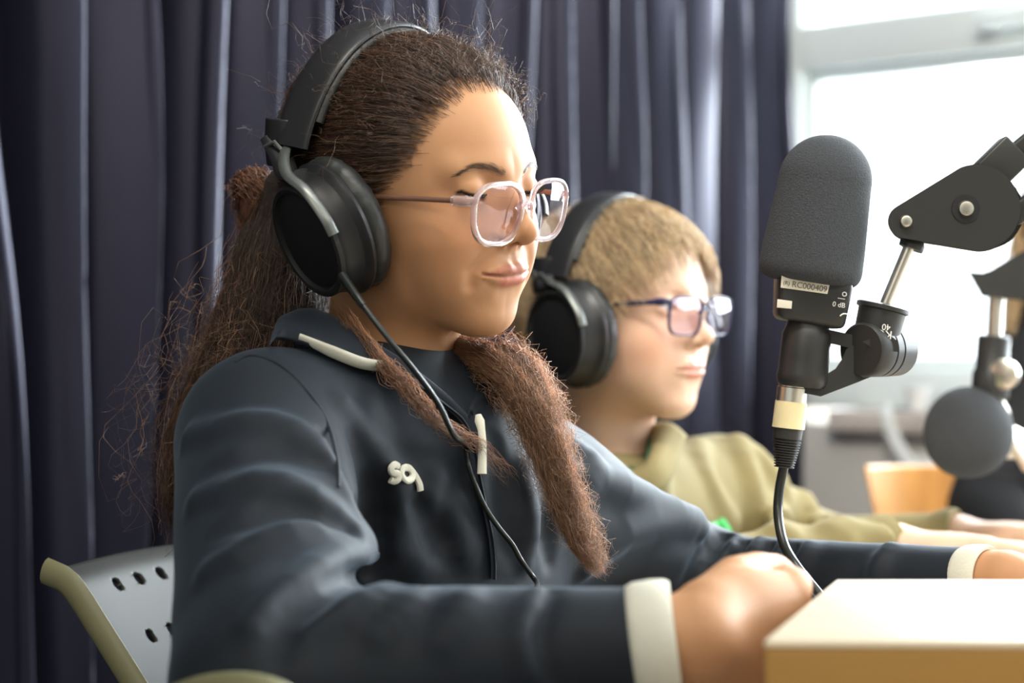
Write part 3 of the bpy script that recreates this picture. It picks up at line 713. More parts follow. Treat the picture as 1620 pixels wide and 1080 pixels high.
def jacket(p):
    d = jacket0(p); m = np.abs(d) < .03
    if m.any():
        q = p[m]; e = d[m]
        for pts, r, s in FOLDS:
            lo = pts.min(0)-.05; hi = pts.max(0)+.05; k = ((q > lo) & (q < hi)).all(1)
            if not k.any(): continue
            rr = np.interp(np.linspace(0, 1, len(pts)), [0, .5, 1], [.35, 1, .35])*r
            c = chain(q[k], pts, rr)
            e[k] = smin(e[k], c, .016) if s > 0 else smax(e[k], -c, .013)
        e = e+.0011*vnoise(q, 38, 1)+.0009*vnoise(q*A(1, 1, 1.6), 85, 2)
        d[m] = e
    return cutcuff(d, p)
V, F = nets(jacket, (-.30, 1.02, .38), (.38, 1.78, .965), .0027, 2)
jk = mesh_np('jacket', V, F, M['jacket'], girl)
# trousers and shoes below the table
def trousers(p):
    hip = A(-.12, 1.53, .50); d = ell(p, hip, (.145, .115, .11), RT)
    for s in (1, -1):
        a = hip+Rt*s*.075; k = a+Ft*.36; f = k+A(0, 0, -.40)+Ft*.02; d = smin(d, chain(p, [a, k, f], [.078, .060, .045]), .03)
    return d
V, F = nets(trousers, (-.4, 1.0, .04), (.45, 1.8, .66), .008, 1); mesh_np('trousers', V, F, mat('dark_denim', (.03, .04, .07), .8), girl)
# cuffs
def cuff(W, E, name, r, L, parent, tilt=None):
    a = nrm(W-E); q = Mesh()
    q.lathe([(-.004, r*.90), (-.003, r*1.02), (0, r*1.07), (L*.5, r*1.04), (L-.003, r*1.0), (L, r*.97), (L-.001, r*.90), (L*.5, r*.88)], W, a, 40)
    return q.build(name, M['cream'], parent)
girl_o = girl
for W, E, r, L in ((W_r, E_r, .0345, .021), (W_l, E_l, .0270, .018)):
    a = nrm(W-E); q = Mesh(); q.lathe([(-.008, r*.80), (-.004, r*.98), (0, r*1.03), (L*.5, r*1.04), (L-.003, r*1.02), (L, r*.97), (L-.001, r*.88), (L*.4, r*.84)], W, a, 40)
    o = q.build('cuff', M['cream']); o.parent = girl
# collar: folded-down stand collar with a cream edge, zip and puller
def on(px, py, off=0., f=jacket, d1=2.6):
    h = hit(f, px, py, d1=d1)
    if h is None: return None
    return h+gradf(f, h[None], .001)[0]*off
def sheet(rows, name, m, parent, thick=.003, n=60, k=10):
    R_ = [spline(r, n) for r in rows]; G = np.stack([spline(np.array([r[i] for r in R_]), k) for i in range(n)])
    V = G.reshape(-1, 3); i, j = np.meshgrid(np.arange(n-1), np.arange(k-1), indexing='ij')
    F = np.stack([i*k+j, i*k+j+1, (i+1)*k+j+1, (i+1)*k+j], -1).reshape(-1, 4)
    o = mesh_np(name, V, F, m, parent); s = o.modifiers.new('thick', 'SOLIDIFY'); s.thickness = thick; s.offset = 0; return o
outer = [on(x, y, .006) for x, y in [(425, 560), (440, 548), (490, 560), (550, 583), (605, 598), (660, 630), (705, 660), (733, 682)]]
outer = spline(outer, 8)
inner = [P(455, 508, 1.49), P(500, 497, 1.47), P(545, 517, 1.445), P(590, 548, 1.43), P(635, 580, 1.42), P(672, 610, 1.415), P(706, 640, 1.415), P(735, 672, 1.42)]
inner = np.array(inner); outer = np.array(outer)
mid = (inner*.55+outer*.45)+A(0, -.004, .008)
sheet([inner+A(0, .004, -.03), inner, mid, outer], 'collar', M['jacket'], girl)
oi = [P(690, 585, 1.50), P(712, 612, 1.475), P(728, 640, 1.455), P(740, 668, 1.43)]; oo = [P(850, 618, 1.50), P(830, 632, 1.478), P(790, 645, 1.462), P(748, 680, 1.44)]
oi = np.array(oi); oo = np.array(oo); sheet([oi+A(0, .01, -.02), oi, (oi+oo)/2+A(0, -.004, .012), oo, oo+A(0, .004, -.012)], 'collar', M['jacket'], girl)
tr = spline([on(x, y, .009) for x, y in [(432, 543), (470, 553), (520, 575), (565, 590), (607, 594)]], 40)
q = Mesh(); q.tube(tr, np.interp(np.linspace(0, 1, 40), [0, .3, .9, 1], [.0030, .0048, .0052, .0036]), 12, squash=.45, up=A(0, -.5, 1)); q.build('collar_trim', M['cream']).parent = girl
# zip tape and teeth
zl = spline([on(x, y, .0115) for x, y in [(607, 597), (650, 625), (690, 652), (718, 676)]]+[on(x, y, .008) for x, y in [(738, 712), (746, 752)]]+[on(x, y, .0035) for x, y in [(762, 800), (772, 850), (776, 890), (776, 915)]], 240)
q = Mesh(); q.tube(zl, .0040, 8, squash=.35, up=A(0, -1, .2)); q.build('zip_tape', M['jacket']).parent = girl
q = Mesh(); T, N, B = frames(zl, A(1, 0, 0))
for i in range(0, 239):
    for e in (0, .5):
        c = zl[i]*(1-e)+zl[i+1]*e+A(0, -.0016, 0)+A(.0009 if (i*2+int(e*2)) % 2 else -.0009, 0, 0); q.box(c, (.0022, .0012, .0009))
q.build('zip', M['zip']).parent = girl
pl = [on(737, 668, .014), on(741, 700, .0155), on(743, 752, .014)]
q = Mesh(); q.tube(spline(pl, 14), np.interp(np.linspace(0, 1, 14), [0, .15, .4, 1], [.0022, .0036, .0026, .0034]), 10, squash=.5, up=A(1, 0, 0)); q.build('zip_pull', M['cream'], bevel=0).parent = girl
# seam of the armhole: a fine piped line
for nm, pts in (('seam', [(372, 572), (400, 562), (445, 578), (490, 622), (520, 672), (535, 730), (536, 770)]),):
    w_ = [on(x, y, -.0004) for x, y in pts]; w_ = [a for a in w_ if a is not None]
    q = Mesh(); q.tube(spline(w_, 60), .0013, 6); q.build(nm, M['jacket']).parent = girl
# raised letters on the chest
def letter(pts, r=.0026):
    q = Mesh(); w_ = [on(x, y, .0012) for x, y in spline(np.array(pts, float), 26)]; q.tube(np.array(w_), r, 8, squash=.7, up=A(0, 0, 1)); return q
for nm, pts in (('letter', [(628, 738), (622, 735), (617, 740), (620, 747), (627, 749), (629, 756), (623, 760), (617, 757)]),
                ('letter', [(641, 740), (635, 742), (634, 751), (640, 759), (648, 758), (651, 751), (647, 743), (641, 740)]),
                ('letter', [(648, 744), (656, 755), (662, 766), (664, 775)]), ):
    letter(pts).build(nm, M['cream']).parent = girl
# hair of the girl
def cran(q):
    d = ell(q, (0, -.015, .040), (.070, .092, .078)); d = smin(d, ell(q, (0, .028, .050), (.057, .054, .048)), .03)
    return smin(d, ell(q, (0, .028, .002), (.058, .050, .060)), .03)
HZ = [-.06, -.02, .0, .022, .035, .047, .062, .078, .092, .101, .106]; HY = [-.030, -.015, .0, .016, .030, .043, .050, .056, .060, .064, .066]
def hairline(q, off=0.): return np.minimum(q[..., 1]-(np.interp(q[..., 2], HZ, HY)+off), .1030-off-q[..., 2])
def scalp_g(q):
    d = cran(q)-.0055; e = hairline(q, -.010)
    return smax(d, e*.8, .022)
V, F = nets(scalp_g, (-.10, -.13, -.06), (.10, .1, .14), .0022); sc = mesh_np('hair', Gh.w(V), F, M['scalp_g'], girl)
def scalp_strands(H, n, k, tail, hfun, line, seed, amp, parent, colf, rad=.00017, lift=.0085, rise=.30, frac=(.35, 1.), freq=26):
    r = np.random.default_rng(seed); c0 = A(0, -.012, .035); out = []
    while len(out) < n:
        v = r.normal(size=(n*2, 3)); v /= np.linalg.norm(v, axis=1, keepdims=True); q = c0+v*.11
        for _ in range(4): q = q-cran(q)[:, None]*gradf(cran, q, .002)
        ok = (line(q, r.normal(0, .0030, len(q))-r.gamma(1, .0012, len(q))) < 0) & (q[:, 2] > -.045); out += list(q[ok])
    root = np.array(out[:n]); u0 = root-c0; u0 /= np.linalg.norm(u0, axis=1, keepdims=True); u1 = nrm(tail-c0)[None]
    om = np.arccos(np.clip((u0*u1).sum(1), -1, 1))[:, None, None]; fr = r.uniform(frac[0], frac[1], n)[:, None, None]
    t = np.linspace(0, 1, k)[None, :, None]*fr; so = np.sin(om)+1e-6
    D = (np.sin((1-t)*om)/so)*u0[:, None]+(np.sin(t*om)/so)*u1[:, None]; S = c0+D*.12; sh = S.reshape(-1, 3)
    for _ in range(3): sh = sh-cran(sh)[:, None]*gradf(cran, sh, .002)
    g = gradf(cran, sh, .002); hh = (np.clip(np.linspace(0, 1, k)[None]/rise, 0, 1)**.6*(lift+hfun(root, r)[:, None])).reshape(-1)
    hh = np.minimum(hh, 9)
    S = (sh+g*hh[:, None]).reshape(n, k, 3); S = frizz(S, amp, freq, seed)
    return strand_mesh('hair_strands', H.w(S), rad, M['hair_g'], parent, colf(r, n))
def colg(r, n): b = np.array([(.046, .025, .015)]); x = r.uniform(.5, 1.9, (n, 1)); red = r.uniform(0, 1, (n, 1)) < .25; return b*x*np.where(red, A(1.9, 1.5, 1.2), 1.)
hf = lambda root, r: r.gamma(1.2, .0010, len(root))+.004*np.exp(-((root[:, 2]-.11)/.03)**2)
scalp_strands(Gh, 20000, 15, A(0, -.125, .020), hf, hairline, 11, .0011, sc, colg, freq=17)
# short frizz standing off the head
def flyaways(H, n, seed, parent, amp=.004, L=(.01, .04), line=hairline, zmin=.02, colr=(.10, .055, .03), rad=.00013, back=.4):
    r = np.random.default_rng(seed); v = r.normal(size=(n*9, 3)); v[:, 2] = np.abs(v[:, 2]); v /= np.linalg.norm(v, axis=1, keepdims=True); q = A(0, -.012, .035)+v*.11
    for _ in range(4): q = q-cran(q)[:, None]*gradf(cran, q, .002)
    ok = (line(q, 0) < -.001) & (q[:, 2] > zmin) & (r.uniform(0, 1, len(q)) < np.clip((q[:, 2]-zmin)/.05+.06, 0, 1)); q = q[ok][:n]; g = gradf(cran, q, .002); m_ = len(q)
    d = g*.8+A(0, -back, .1)+r.normal(0, .45, (m_, 3)); d /= np.linalg.norm(d, axis=1, keepdims=True); ln = r.gamma(1.6, 1, m_)*(L[1]-L[0])/3+L[0]
    t = np.linspace(0, 1, 14)[None, :, None]; S = (q+g*.010)[:, None]+d[:, None]*ln[:, None, None]*t; S = frizz(S, amp, 14, seed)
    return strand_mesh('stray_hairs', H.w(S), rad, M['hair_g'], parent, np.tile(np.array(colr), (m_, 1))*r.uniform(.5, 1.6, (m_, 1)))
flyaways(Gh, 1700, 5, sc, .0018, (.004, .016), colr=(.11, .065, .04), zmin=.055); flyaways(Gh, 110, 8, sc, .006, (.02, .06))
# the bun and scrunchie, the hair down the back, the lock over the far shoulder
def colb(base, lo=.5, hi=1.8): return lambda r, n: np.array([base])*r.uniform(lo, hi, (n, 1))
r_ = np.random.default_rng(2)
bun = P(405, 325, 1.535)
S = []
for i in range(1500):
    a = r_.uniform(0, 6.28); b = r_.uniform(-.6, .9); ax = nrm(A(.7, .6, .25)+r_.normal(0, .25, 3)); u = nrm(np.cross(ax, A(0, 0, 1))); w_ = np.cross(u, ax)
    th = a+np.linspace(0, r_.uniform(1.2, 3.2), 12); R0 = r_.uniform(.010, .0255); S.append(bun+ax*b*.010+(np.cos(th)[:, None]*u*.75+np.sin(th)[:, None]*w_*1.15)*R0)
strand_mesh('bun', frizz(np.array(S), .002, 16, 3), .00028, M['hair_g'], sc, colb((.15, .065, .034))(r_, 1500))
def bunsdf(p): return smin(ell(p, bun, (.012, .012, .016)), ell(p, bun+A(.02, -.01, .006), (.013, .013, .016)), .01)+.0015*vnoise(p, 260, 4)
V, F = nets(bunsdf, bun-.05, bun+.06, .002); mesh_np('scrunchie', V, F, mat('brown_scrunchie', (.10, .038, .02), .9, bump=(160, .8, .003)), sc)
gb = [P(452, 300, 1.52), P(442, 400, 1.53), P(428, 500, 1.525), P(405, 600, 1.52), P(372, 700, 1.52), P(352, 800, 1.52), P(345, 860, 1.53)]
gr = [.020, .034, .042, .048, .052, .046, .03]
def bk(p): return chain(p, [gb[i] for i in range(7)], [x*.80 for x in gr], .02)+.004*vnoise(p*A(1, 1, .25), 120, 4)
V, F = nets(bk, (-.32, 1.40, .80), (-.10, 1.62, 1.08), .004); mesh_np('back_hair', V, F, M['scalp_g'], sc)
def rbundle(nm, g_, rad, n, k, seed, col, amp, freq, r0=.00022, **kw):
    r = np.random.default_rng(seed); S = frizz(bundle(np.array(g_), rad, n, k, seed, **kw), amp, freq, seed+1); return strand_mesh(nm, S, r0, M['hair_g'], sc, col(r, n))
rbundle('hair_strands', gb, gr, 5200, 26, 31, colb((.045, .022, .012)), .0020, 30, start=.55, ends=.5)
rbundle('hair_strands', gb, [x*1.25 for x in gr], 700, 26, 32, colb((.11, .055, .03)), .0042, 44, start=.6, ends=.6, r0=.00017)
S_ = frizz(bundle(np.array(gb), [x*1.9 for x in gr], 170, 26, 33, start=.8, ends=.7), .0085, 20, 34)
strand_mesh('stray_hairs', S_, .00016, M['hair_g'], sc, colb((.20, .11, .06))(rng, 170))
lk = [P(668, 560, 1.53), P(735, 568, 1.50), P(800, 585, 1.462), P(850, 655, 1.44), P(885, 760, 1.435), P(925, 850, 1.44), P(955, 905, 1.445)]
lr = [.018, .021, .021, .017, .0135, .0105, .004]
def lkf(p): return chain(p, lk[:6], [x*.42 for x in lr[:6]], .01)+.0025*vnoise(p, 190, 4)
V, F = nets(lkf, np.min(lk, 0)-.03, np.max(lk, 0)+.03, .003); mesh_np('front_lock', V, F, mat('brown_hair_under', (.22, .105, .055), .8, bump=(300, .6, .003)), sc)
rg = np.random.default_rng(77)
for b_ in range(9):      # loose sub-locks that weave round each other
    ph_ = rg.uniform(0, 6.28); rr_ = rg.uniform(.2, .75)
    g_ = spline(np.array(lk), 12); tt = np.linspace(0, 1, 12); R1 = np.interp(tt, np.linspace(0, 1, 7), lr)*rr_
    g_ = g_+np.stack([np.cos(ph_+tt*5), .8*np.sin(ph_+tt*5), .5*np.cos(ph_*2+tt*7)], 1)*R1[:, None]
    e_ = int(rg.integers(9, 13)); g_ = g_[:e_]
    rbundle('hair_strands', g_, [.010, .011, .009, .008, .005], 520, 34, 400+b_, colb((.42, .215, .115), .45, 1.6), .0019, 46, start=.2, ends=.4, r0=.00016)  # strand colour raised to stand in for backlight through the lock
rbundle('hair_strands', lk, [x*1.3 for x in lr], 420, 34, 42, colb((.34, .19, .11)), .0045, 42, start=.5, ends=.5, r0=.00012)
fk = [P(532, 478, 1.43), P(560, 520, 1.41), P(605, 575, 1.39), P(655, 625, 1.372), P(695, 668, 1.366)]+[on(x, y, .014) for x, y in [(740, 715), (795, 765)]]
rbundle('hair_strands', fk, [.007, .007, .006, .006, .005, .005, .008], 130, 40, 51, colb((.26, .13, .07)), .0024, 24, start=.35, ends=.6, r0=.00018)
# headphones, cable, glasses
cab = [P(541, 436, 1.355), P(572, 480, 1.335), P(618, 540, 1.325), P(660, 592, 1.325), P(694, 640, 1.33), P(716, 685, 1.338)]+[on(x, y, .010) for x, y in [(722, 710), (728, 740), (738, 770), (752, 803), (771, 832), (792, 860), (812, 885), (832, 910)]]+[P(870, 950, 1.37), A(.10, 1.34, .757), A(.30, 1.40, .756)]
headphones(Gh, 'black over-ear headphones worn over the long brown hair of the person in the navy jacket', tilt=(1, -.25, -.40), cable=(cab,))
M['clear'] = mat('clear_pink_acetate', (.84, .72, .72), .10, spec=.6, trans=.80, ior=1.30)
M['temple_g'] = mat('brown_acetate', (.23, .12, .08), .2, trans=.25)
M['lens_g'] = lens_mat('spectacle_lens', (.96, .93, .96), .08)
glasses(Gh, 'clear pinkish round eyeglasses worn by the person in the navy jacket', .0238, .0212, .0292, .0965, .0085, .10, .0040, .0040, M['clear'], M['lens_g'], M['temple_g'], e=2.7, up=.10, hinge=(.0580, -.003, .010), ear=(.074, -.005, .016), tr=.0019)
# ---------------------------------------------------------------- the boy behind
M['skin_b'] = mat('fair_skin', (.7, .45, .33), .5, sss=.15, attr=True)
M['shirt'] = mat('mustard_shirt', (.235, .19, .085), .9, noise=(30, .08))
M['blond_under'] = mat('blond_under', (.20, .125, .065), .8, bump=(200, .5, .003))
M['green'] = mat('green_cloth', (.05, .42, .10), .7)
M['dark_green'] = mat('dark_green_tshirt', (.03, .10, .05), .8)
Bh = Head(P(978, 524, 1.95), 37, 0, 0, kind='boy'); SKB = (.66, .42, .29)
Nb = P(962, 770, 1.98)
RtB = nrm(A(-.50, -.866, 0)); FtB = nrm(A(.866, -.50, 0)); RTB = np.stack([RtB, FtB, A(0, 0, 1)], 1)
cB = A(.085, 2.02, CZ-.34)
Sb_r, Eb_r, Wb_r = P(900, 860, 1.86), P(1130, 930, 1.80), P(1392, 868, 1.86)
Sb_l, Eb_l, Wb_l = P(1135, 785, 2.12), P(1300, 880, 2.20), P(1500, 852, 2.12)
def neck_b(p): return cap(p, Bh.w((0, -.020, -.035)), Nb, .045, .054)
def head_b(q): return smin(head_local(q, 'boy'), neck_b(Bh.w(q)), .022)
hb, hb0, hb1 = hand_sdf(P(1405, 868, 1.86), P(1560, 868, 1.84), 1, None, A(0, -.1, -1), curl=(.05, .15, .15), th=A(0, 1, 0))
hb2, hb20, hb21 = hand_sdf(P(1510, 850, 2.12), P(1650, 848, 2.05), -1, None, A(0, -.1, -1), curl=(.1, .2, .2), th=A(0, -1, 0))
def skin_tb(p):
    d = ell(p, cB, (.12, .08, .20), RTB); d = smin(d, neck_b(p), .04); d = smin(d, cap(p, Sb_r, Sb_l, .035), .05)
    d = smin(d, chain(p, [Sb_r, Eb_r, Wb_r], [.04, .034, .022]), .02); d = smin(d, chain(p, [Sb_l, Eb_l, Wb_l], [.04, .034, .022]), .02)
    hip = A(.06, 2.04, .48); d = smin(d, ell(p, hip, (.13, .10, .11), RTB), .05)
    for s in (1, -1):
        a = hip+RtB*s*.075; k = a+FtB*.36; f = k+A(0, 0, -.40)
        d = smin(d, chain(p, [a, k, f], [.068, .050, .032]), .03); d = smin(d, cap(p, f+A(0, 0, -.03), f+FtB*.13+A(0, 0, -.045), .028, .022), .02)
    return d
parts = []
V, F = nets(head_b, (-.09, -.125, -.17), (.09, .125, .13), .0016); parts.append((Bh.w(V), F, head_color(V, SKB, 'boy')))
V, F = nets(skin_tb, (-.25, 1.6, .0), (.65, 2.4, .90), .008, 1); parts.append((V, F, skin_col(V, SKB)))
V, F = nets(hb, hb0, hb1, .0024); parts.append((V, F, skin_col(V, SKB)))
V, F = nets(hb2, hb20, hb21, .0026); parts.append((V, F, skin_col(V, SKB)))
V, F, C_ = join(parts)
boy = tag(mesh_np('person', V, F, M['skin_b'], col=C_), 'person in a mustard shirt with dark-framed glasses and short blond hair', 'person')
for s in (1, -1): eye_mesh(Bh, s, (-.05, 1, -.05), boy, iris=(.16, .18, .18))
lashes(Bh, boy, 'boy')
def shirt0(p):
    d = ell(p, cB, (.145, .105, .235), RTB); d = smin(d, cap(p, Sb_r, Sb_l, .050), .06); d = smin(d, cap(p, Nb+A(0, 0, -.02), Sb_l, .055, .05), .05); d = smin(d, cap(p, Nb+A(0, 0, -.02), Sb_r, .055, .05), .05)
    d = smin(d, chain(p, [Sb_r, Eb_r, Wb_r], [.052, .046, .030]), .03); return smin(d, chain(p, [Sb_l, Eb_l, Wb_l], [.054, .044, .030]), .03)
SF = []
for px, r, i_ in [([(1170, 700), (1190, 760), (1200, 830)], .014, .004), ([(1105, 700), (1125, 760), (1160, 830)], .010, .005), ([(1200, 720), (1240, 770), (1230, 840)], .012, .005), ([(1270, 770), (1290, 815), (1340, 850)], .011, .005), ([(1320, 820), (1360, 838), (1420, 850)], .008, .004), ([(1215, 800), (1250, 850)], .01, .004), ([(1040, 720), (1050, 790)], .010, .004)]:
    fold(px, r, i_, 1, shirt0, SF)
def shirt(p):
    d = shirt0(p); m = np.abs(d) < .03
    if m.any():
        q = p[m]; e = d[m]
        for pts, r, s in SF: e = smin(e, chain(q, pts, [r*.8]*len(pts)), .016)
        d[m] = e+.0018*vnoise(q, 40, 6)
    for W, E in ((Wb_r, Eb_r), (Wb_l, Eb_l)):
        a = nrm(W-E); x = (p-W)@a; d = np.where((np.linalg.norm(p-W, axis=-1) < .08) & (x > -.04), smax(d, x, .003), d)
    return d
V, F = nets(shirt, (-.22, 1.65, .35), (.60, 2.42, .93), .0045, 2); mesh_np('shirt', V, F, M['shirt'], boy)
V, F = nets(lambda p: min_leg(p), (-.25, 1.6, .04), (.65, 2.4, .62), .010, 1) if False else (None, None)
def trousers_b(p):
    hip = A(.06, 2.04, .48); d = ell(p, hip, (.145, .115, .12), RTB)
    for s in (1, -1):
        a = hip+RtB*s*.075; k = a+FtB*.36; f = k+A(0, 0, -.40); d = smin(d, chain(p, [a, k, f], [.078, .060, .045]), .03)
    return d
V, F = nets(trousers_b, (-.25, 1.6, .04), (.65, 2.4, .64), .010, 1); mesh_np('trousers', V, F, mat('grey_trousers', (.08, .08, .09), .85), boy)
def ons(px, py, off, f=shirt): return on(px, py, off, f)
c_in = [P(925, 690, 1.93), P(968, 735, 1.90), P(1005, 745, 1.885), P(1030, 720, 1.90), P(1037, 672, 1.955)]
c_out = [P(880, 715, 1.92), P(925, 765, 1.885), P(985, 795, 1.875), P(1052, 770, 1.885), P(1085, 690, 1.95)]
sheet([np.array(c_in)+A(0, .01, -.015), np.array(c_in), (np.array(c_in)+np.array(c_out))/2+A(0, -.006, .006), np.array(c_out)], 'collar', M['shirt'], boy, .004)
q = Mesh(); q.tube(spline([P(985, 742, 1.915), P(1012, 757, 1.90), P(1030, 735, 1.905), P(1036, 700, 1.94)], 20), .008, 10); q.build('undershirt', M['dark_green']).parent = boy
gp = [ons(x, y, .003) for x, y in [(1120, 850), (1128, 838), (1140, 828), (1152, 842)]]
gq = [p for p in gp if p is not None]
if len(gq) > 2:
    q = Mesh(); q.tube(spline(gq, 14), .009, 10, squash=.3, up=A(0, 0, 1)); q.build('green_patch', M['green']).parent = boy
for W, E in ((Wb_r, Eb_r), (Wb_l, Eb_l)):
    a = nrm(W-E); r = .029; q = Mesh(); q.lathe([(-.012, r*.9), (-.01, r*1.06), (.0, r*1.12), (.012, r*1.08), (.014, r*.98), (.010, r*.85)], W, a, 32); q.build('cuff', M['shirt']).parent = boy
# hair: short, straight, fringe over the forehead
def lineb(q, off=0.): return q[..., 1]-(np.interp(q[..., 2], [-.05, -.01, .01, .03, .045, .058, .07, .09, .10], [-.05, -.03, .0, .018, .036, .052, .064, .078, .2])+off)
def scalp_b(q): return smax(cran(q)-.010, lineb(q, -.008)*.8, .012)
V, F = nets(scalp_b, (-.10, -.13, -.06), (.10, .11, .14), .003); sb = mesh_np('hair', Bh.w(V), F, M['blond_under'], boy)
def hair_b(n, k, seed):
    r = np.random.default_rng(seed); c0 = A(0, -.012, .035); out = []
    while len(out) < n:
        v = r.normal(size=(n*2, 3)); v /= np.linalg.norm(v, axis=1, keepdims=True); q = c0+v*.11
        for _ in range(4): q = q-cran(q)[:, None]*gradf(cran, q, .002)
        ok = (lineb(q, -.006) < 0) & (q[:, 2] > -.045); out += list(q[ok])
    root = np.array(out[:n]); crown = A(0, -.055, .115)
    d = root-crown; d[:, 2] *= .5; d = d/np.linalg.norm(d, axis=1, keepdims=True); d = d+A(.12, .12, -.12)
    L = r.uniform(.030, .058, n); S = [root]; cur = root.copy()
    for j in range(1, k):
        g = gradf(cran, cur, .002); t = d-g*(d*g).sum(1, keepdims=True); t /= np.linalg.norm(t, axis=1, keepdims=True)+1e-9; d = t+A(0, 0, -.06)
        cur = cur+t*(L/k)[:, None]; h = .004+.0105*min(1, j/3); e = cran(cur); cur = cur-(e-h*r.uniform(.8, 1.1, n))[:, None]*.5*g; S.append(cur.copy())
    S = frizz(np.stack(S, 1), .0012, 6, seed)
    return strand_mesh('hair_strands', Bh.w(S), .00034, M['hair_b'], sb, np.array([(.50, .36, .20)])*r.uniform(.45, 1.35, (n, 1)))
M['hair_b'] = mat('blond_hair', (.3, .2, .1), .42, attr=True, spec=.6)
hair_b(9000, 10, 61)
headphones(Bh, 'black over-ear headphones worn by the person in the mustard shirt', tilt=(1, -.22, -.10), pc=(.078, .010, -.002), top=.128, backy=-.014, sz=1.02)
M['navy'] = mat('navy_frame', (.03, .03, .08), .25)
M['lens_b'] = lens_mat('spectacle_lens_dark_frame', (.95, .92, .98), .05)
glasses(Bh, 'dark navy rectangular eyeglasses worn by the person in the mustard shirt', .0245, .0180, .0300, .0960, .0140, .10, .0022, .0030, M['navy'], M['lens_b'], M['navy'], e=3.6, up=.05, hinge=(.0590, .0, .013), ear=(.073, -.005, .020), tr=.0026)
# ---------------------------------------------------------------- table, box, chairs
M['wood'] = mat('pale_beech', (.72, .55, .36), .38, noise=(5, .10, (1, 12, 12)))
M['table'] = mat('table_top', (.55, .50, .42), .5, noise=(6, .06, (10, 1, 1)))
M['steel'] = mat('brushed_steel', (.62, .58, .50), .32, metal=1)
t = empty('table', (.75, 1.75, 0), 'table with a pale top under the arms and the wooden box', 'table')
q = Mesh(); q.box((.80, 1.50, .735), (1.46, 1.38, .030)); adopt(q.build('tabletop', M['table'], smooth=False, bevel=.004), t)
for x in (.16, 1.45):
    for y in (.86, 2.14): q = Mesh(); q.tube([(x, y, 0), (x, y, .72)], .02, 16); adopt(q.build('leg', M['steel']), t)
# box
R_ = rotz(math.radians(17)); f0 = P(1208, 1012, .985); zt = f0[2]; ang = math.atan2(.243, .074)
M['box_side'] = mat('ochre_box_side', (.36, .19, .040), .5, noise=(4, .06, (1, 1, 20)))
M['box_top'] = mat('box_top_veneer', (.82, .70, .52), .30, noise=(4, .05, (1, 14, 1)))
a_ = f0[:2]; b_ = P(1322, 922, 1.235)[:2]; fr_ = A(1, -.012)[:2]
poly = [a_, a_+np.array([.62, -.012]), b_+np.array([.62, .0]), b_]
t = empty('wooden_box', (float(a_[0]+.3), float(a_[1]+.12), .75), 'low wooden box with pale top and ochre side lying on the table between the hands', 'box')
q = Mesh(); q.prism(poly, .7505, zt-.004); adopt(q.build('box_body', M['box_side'], smooth=False, bevel=.002), t)
q = Mesh(); q.prism([(x, y) for x, y in poly], zt-.004, zt); adopt(q.build('box_lid', M['box_top'], smooth=False, bevel=.0015), t)
# silver perforated chair
M['shell'] = mat('silver_shell', (.038, .038, .034), .5, metal=.1, spec=.25, noise=(12, .06))
M['shell_edge'] = mat('olive_edge', (.20, .19, .10), .45)
t = empty('perforated_chair', (-.26, 1.62, 0), 'silver-grey shell chair with punched round holes behind the person in the navy jacket', 'chair')
tl, tr_, bl, br = P(108, 905, 1.50), P(420, 868, 1.72), P(262, 1150, 1.46), P(520, 1150, 1.66)
dv = (tl-bl); du = (tr_-tl); nn = nrm(np.cross(du, dv)); nn = nn if nn[1] < 0 else -nn; nn[2] = 0; nn = nrm(nn)
nu, nv = 96, 60; G = np.zeros((nv, nu, 3))
Wd, Ht = 1.55, 1.25
def shellp(u, v):   # u along the top edge, v down
    top = tl+du*u; d = top-dv*v+ (du*.0)
    bow = math.sin(math.pi*min(u/1.55, 1))*.030; lip = .018*math.exp(-v/.035)
    return d+nn*(-bow-lip*1.0)+A(0, 0, 1)*(.006*math.sin(math.pi*u/1.55))+nn*(.016*math.exp(-(u/.05)**2) if u < .2 else 0)*-0
holes = [(.225+k*.135, .150) for k in range(9)]+[(.225+k*.135, .50) for k in range(9)]
us = np.linspace(0, Wd, 190); vs = np.linspace(0, Ht, 130)
Vg = np.array([[shellp(u, v) for u in us] for v in vs]); Fq = []
lu = np.linalg.norm(du); lv = np.linalg.norm(dv)
V2 = Vg.reshape(-1, 3).copy(); keep = np.ones((len(vs)-1, len(us)-1), bool); hr_ = .0062
UU, VV = np.meshgrid(us, vs); UU = UU.copy(); VV = VV.copy()
for hu, hv in holes:
    du_ = (UU-hu)*lu; dv_ = (VV-hv)*lv; rr = np.hypot(du_, dv_); m_ = (rr < hr_*1.6) & (rr > 1e-9)
    f_ = np.where(rr < hr_*1.6, np.maximum(rr, hr_) / np.maximum(rr, 1e-9), 1)
    uc = (us[:-1]+us[1:])/2; vc = (vs[:-1]+vs[1:])/2; cc = np.hypot((uc[None]-hu)*lu, (vc[:, None]-hv)*lv); keep &= cc > hr_
    near = (rr < hr_*1.25); UU[near] = hu+(UU-hu)[near]*(hr_/np.maximum(rr[near], 1e-9)); VV[near] = hv+(VV-hv)[near]*(hr_/np.maximum(rr[near], 1e-9))
V2 = np.array([shellp(u, v) for u, v in zip(UU.ravel(), VV.ravel())]); n_ = len(us)
i, j = np.nonzero(keep); F = np.stack([i*n_+j, (i+1)*n_+j, (i+1)*n_+j+1, i*n_+j+1], -1)
o = mesh_np('backrest', V2, F, M['shell']); s = o.modifiers.new('t', 'SOLIDIFY'); s.thickness = .004; adopt(o, t)
q = Mesh(); q.tube(np.array([shellp(0, v)+nn*-.004 for v in np.linspace(0, Ht, 30)]), .0105, 12, squash=.55, up=nn); adopt(q.build('backrest_edge', M['shell_edge']), t)
q = Mesh(); sc_ = A(-.16, 1.60, .46)
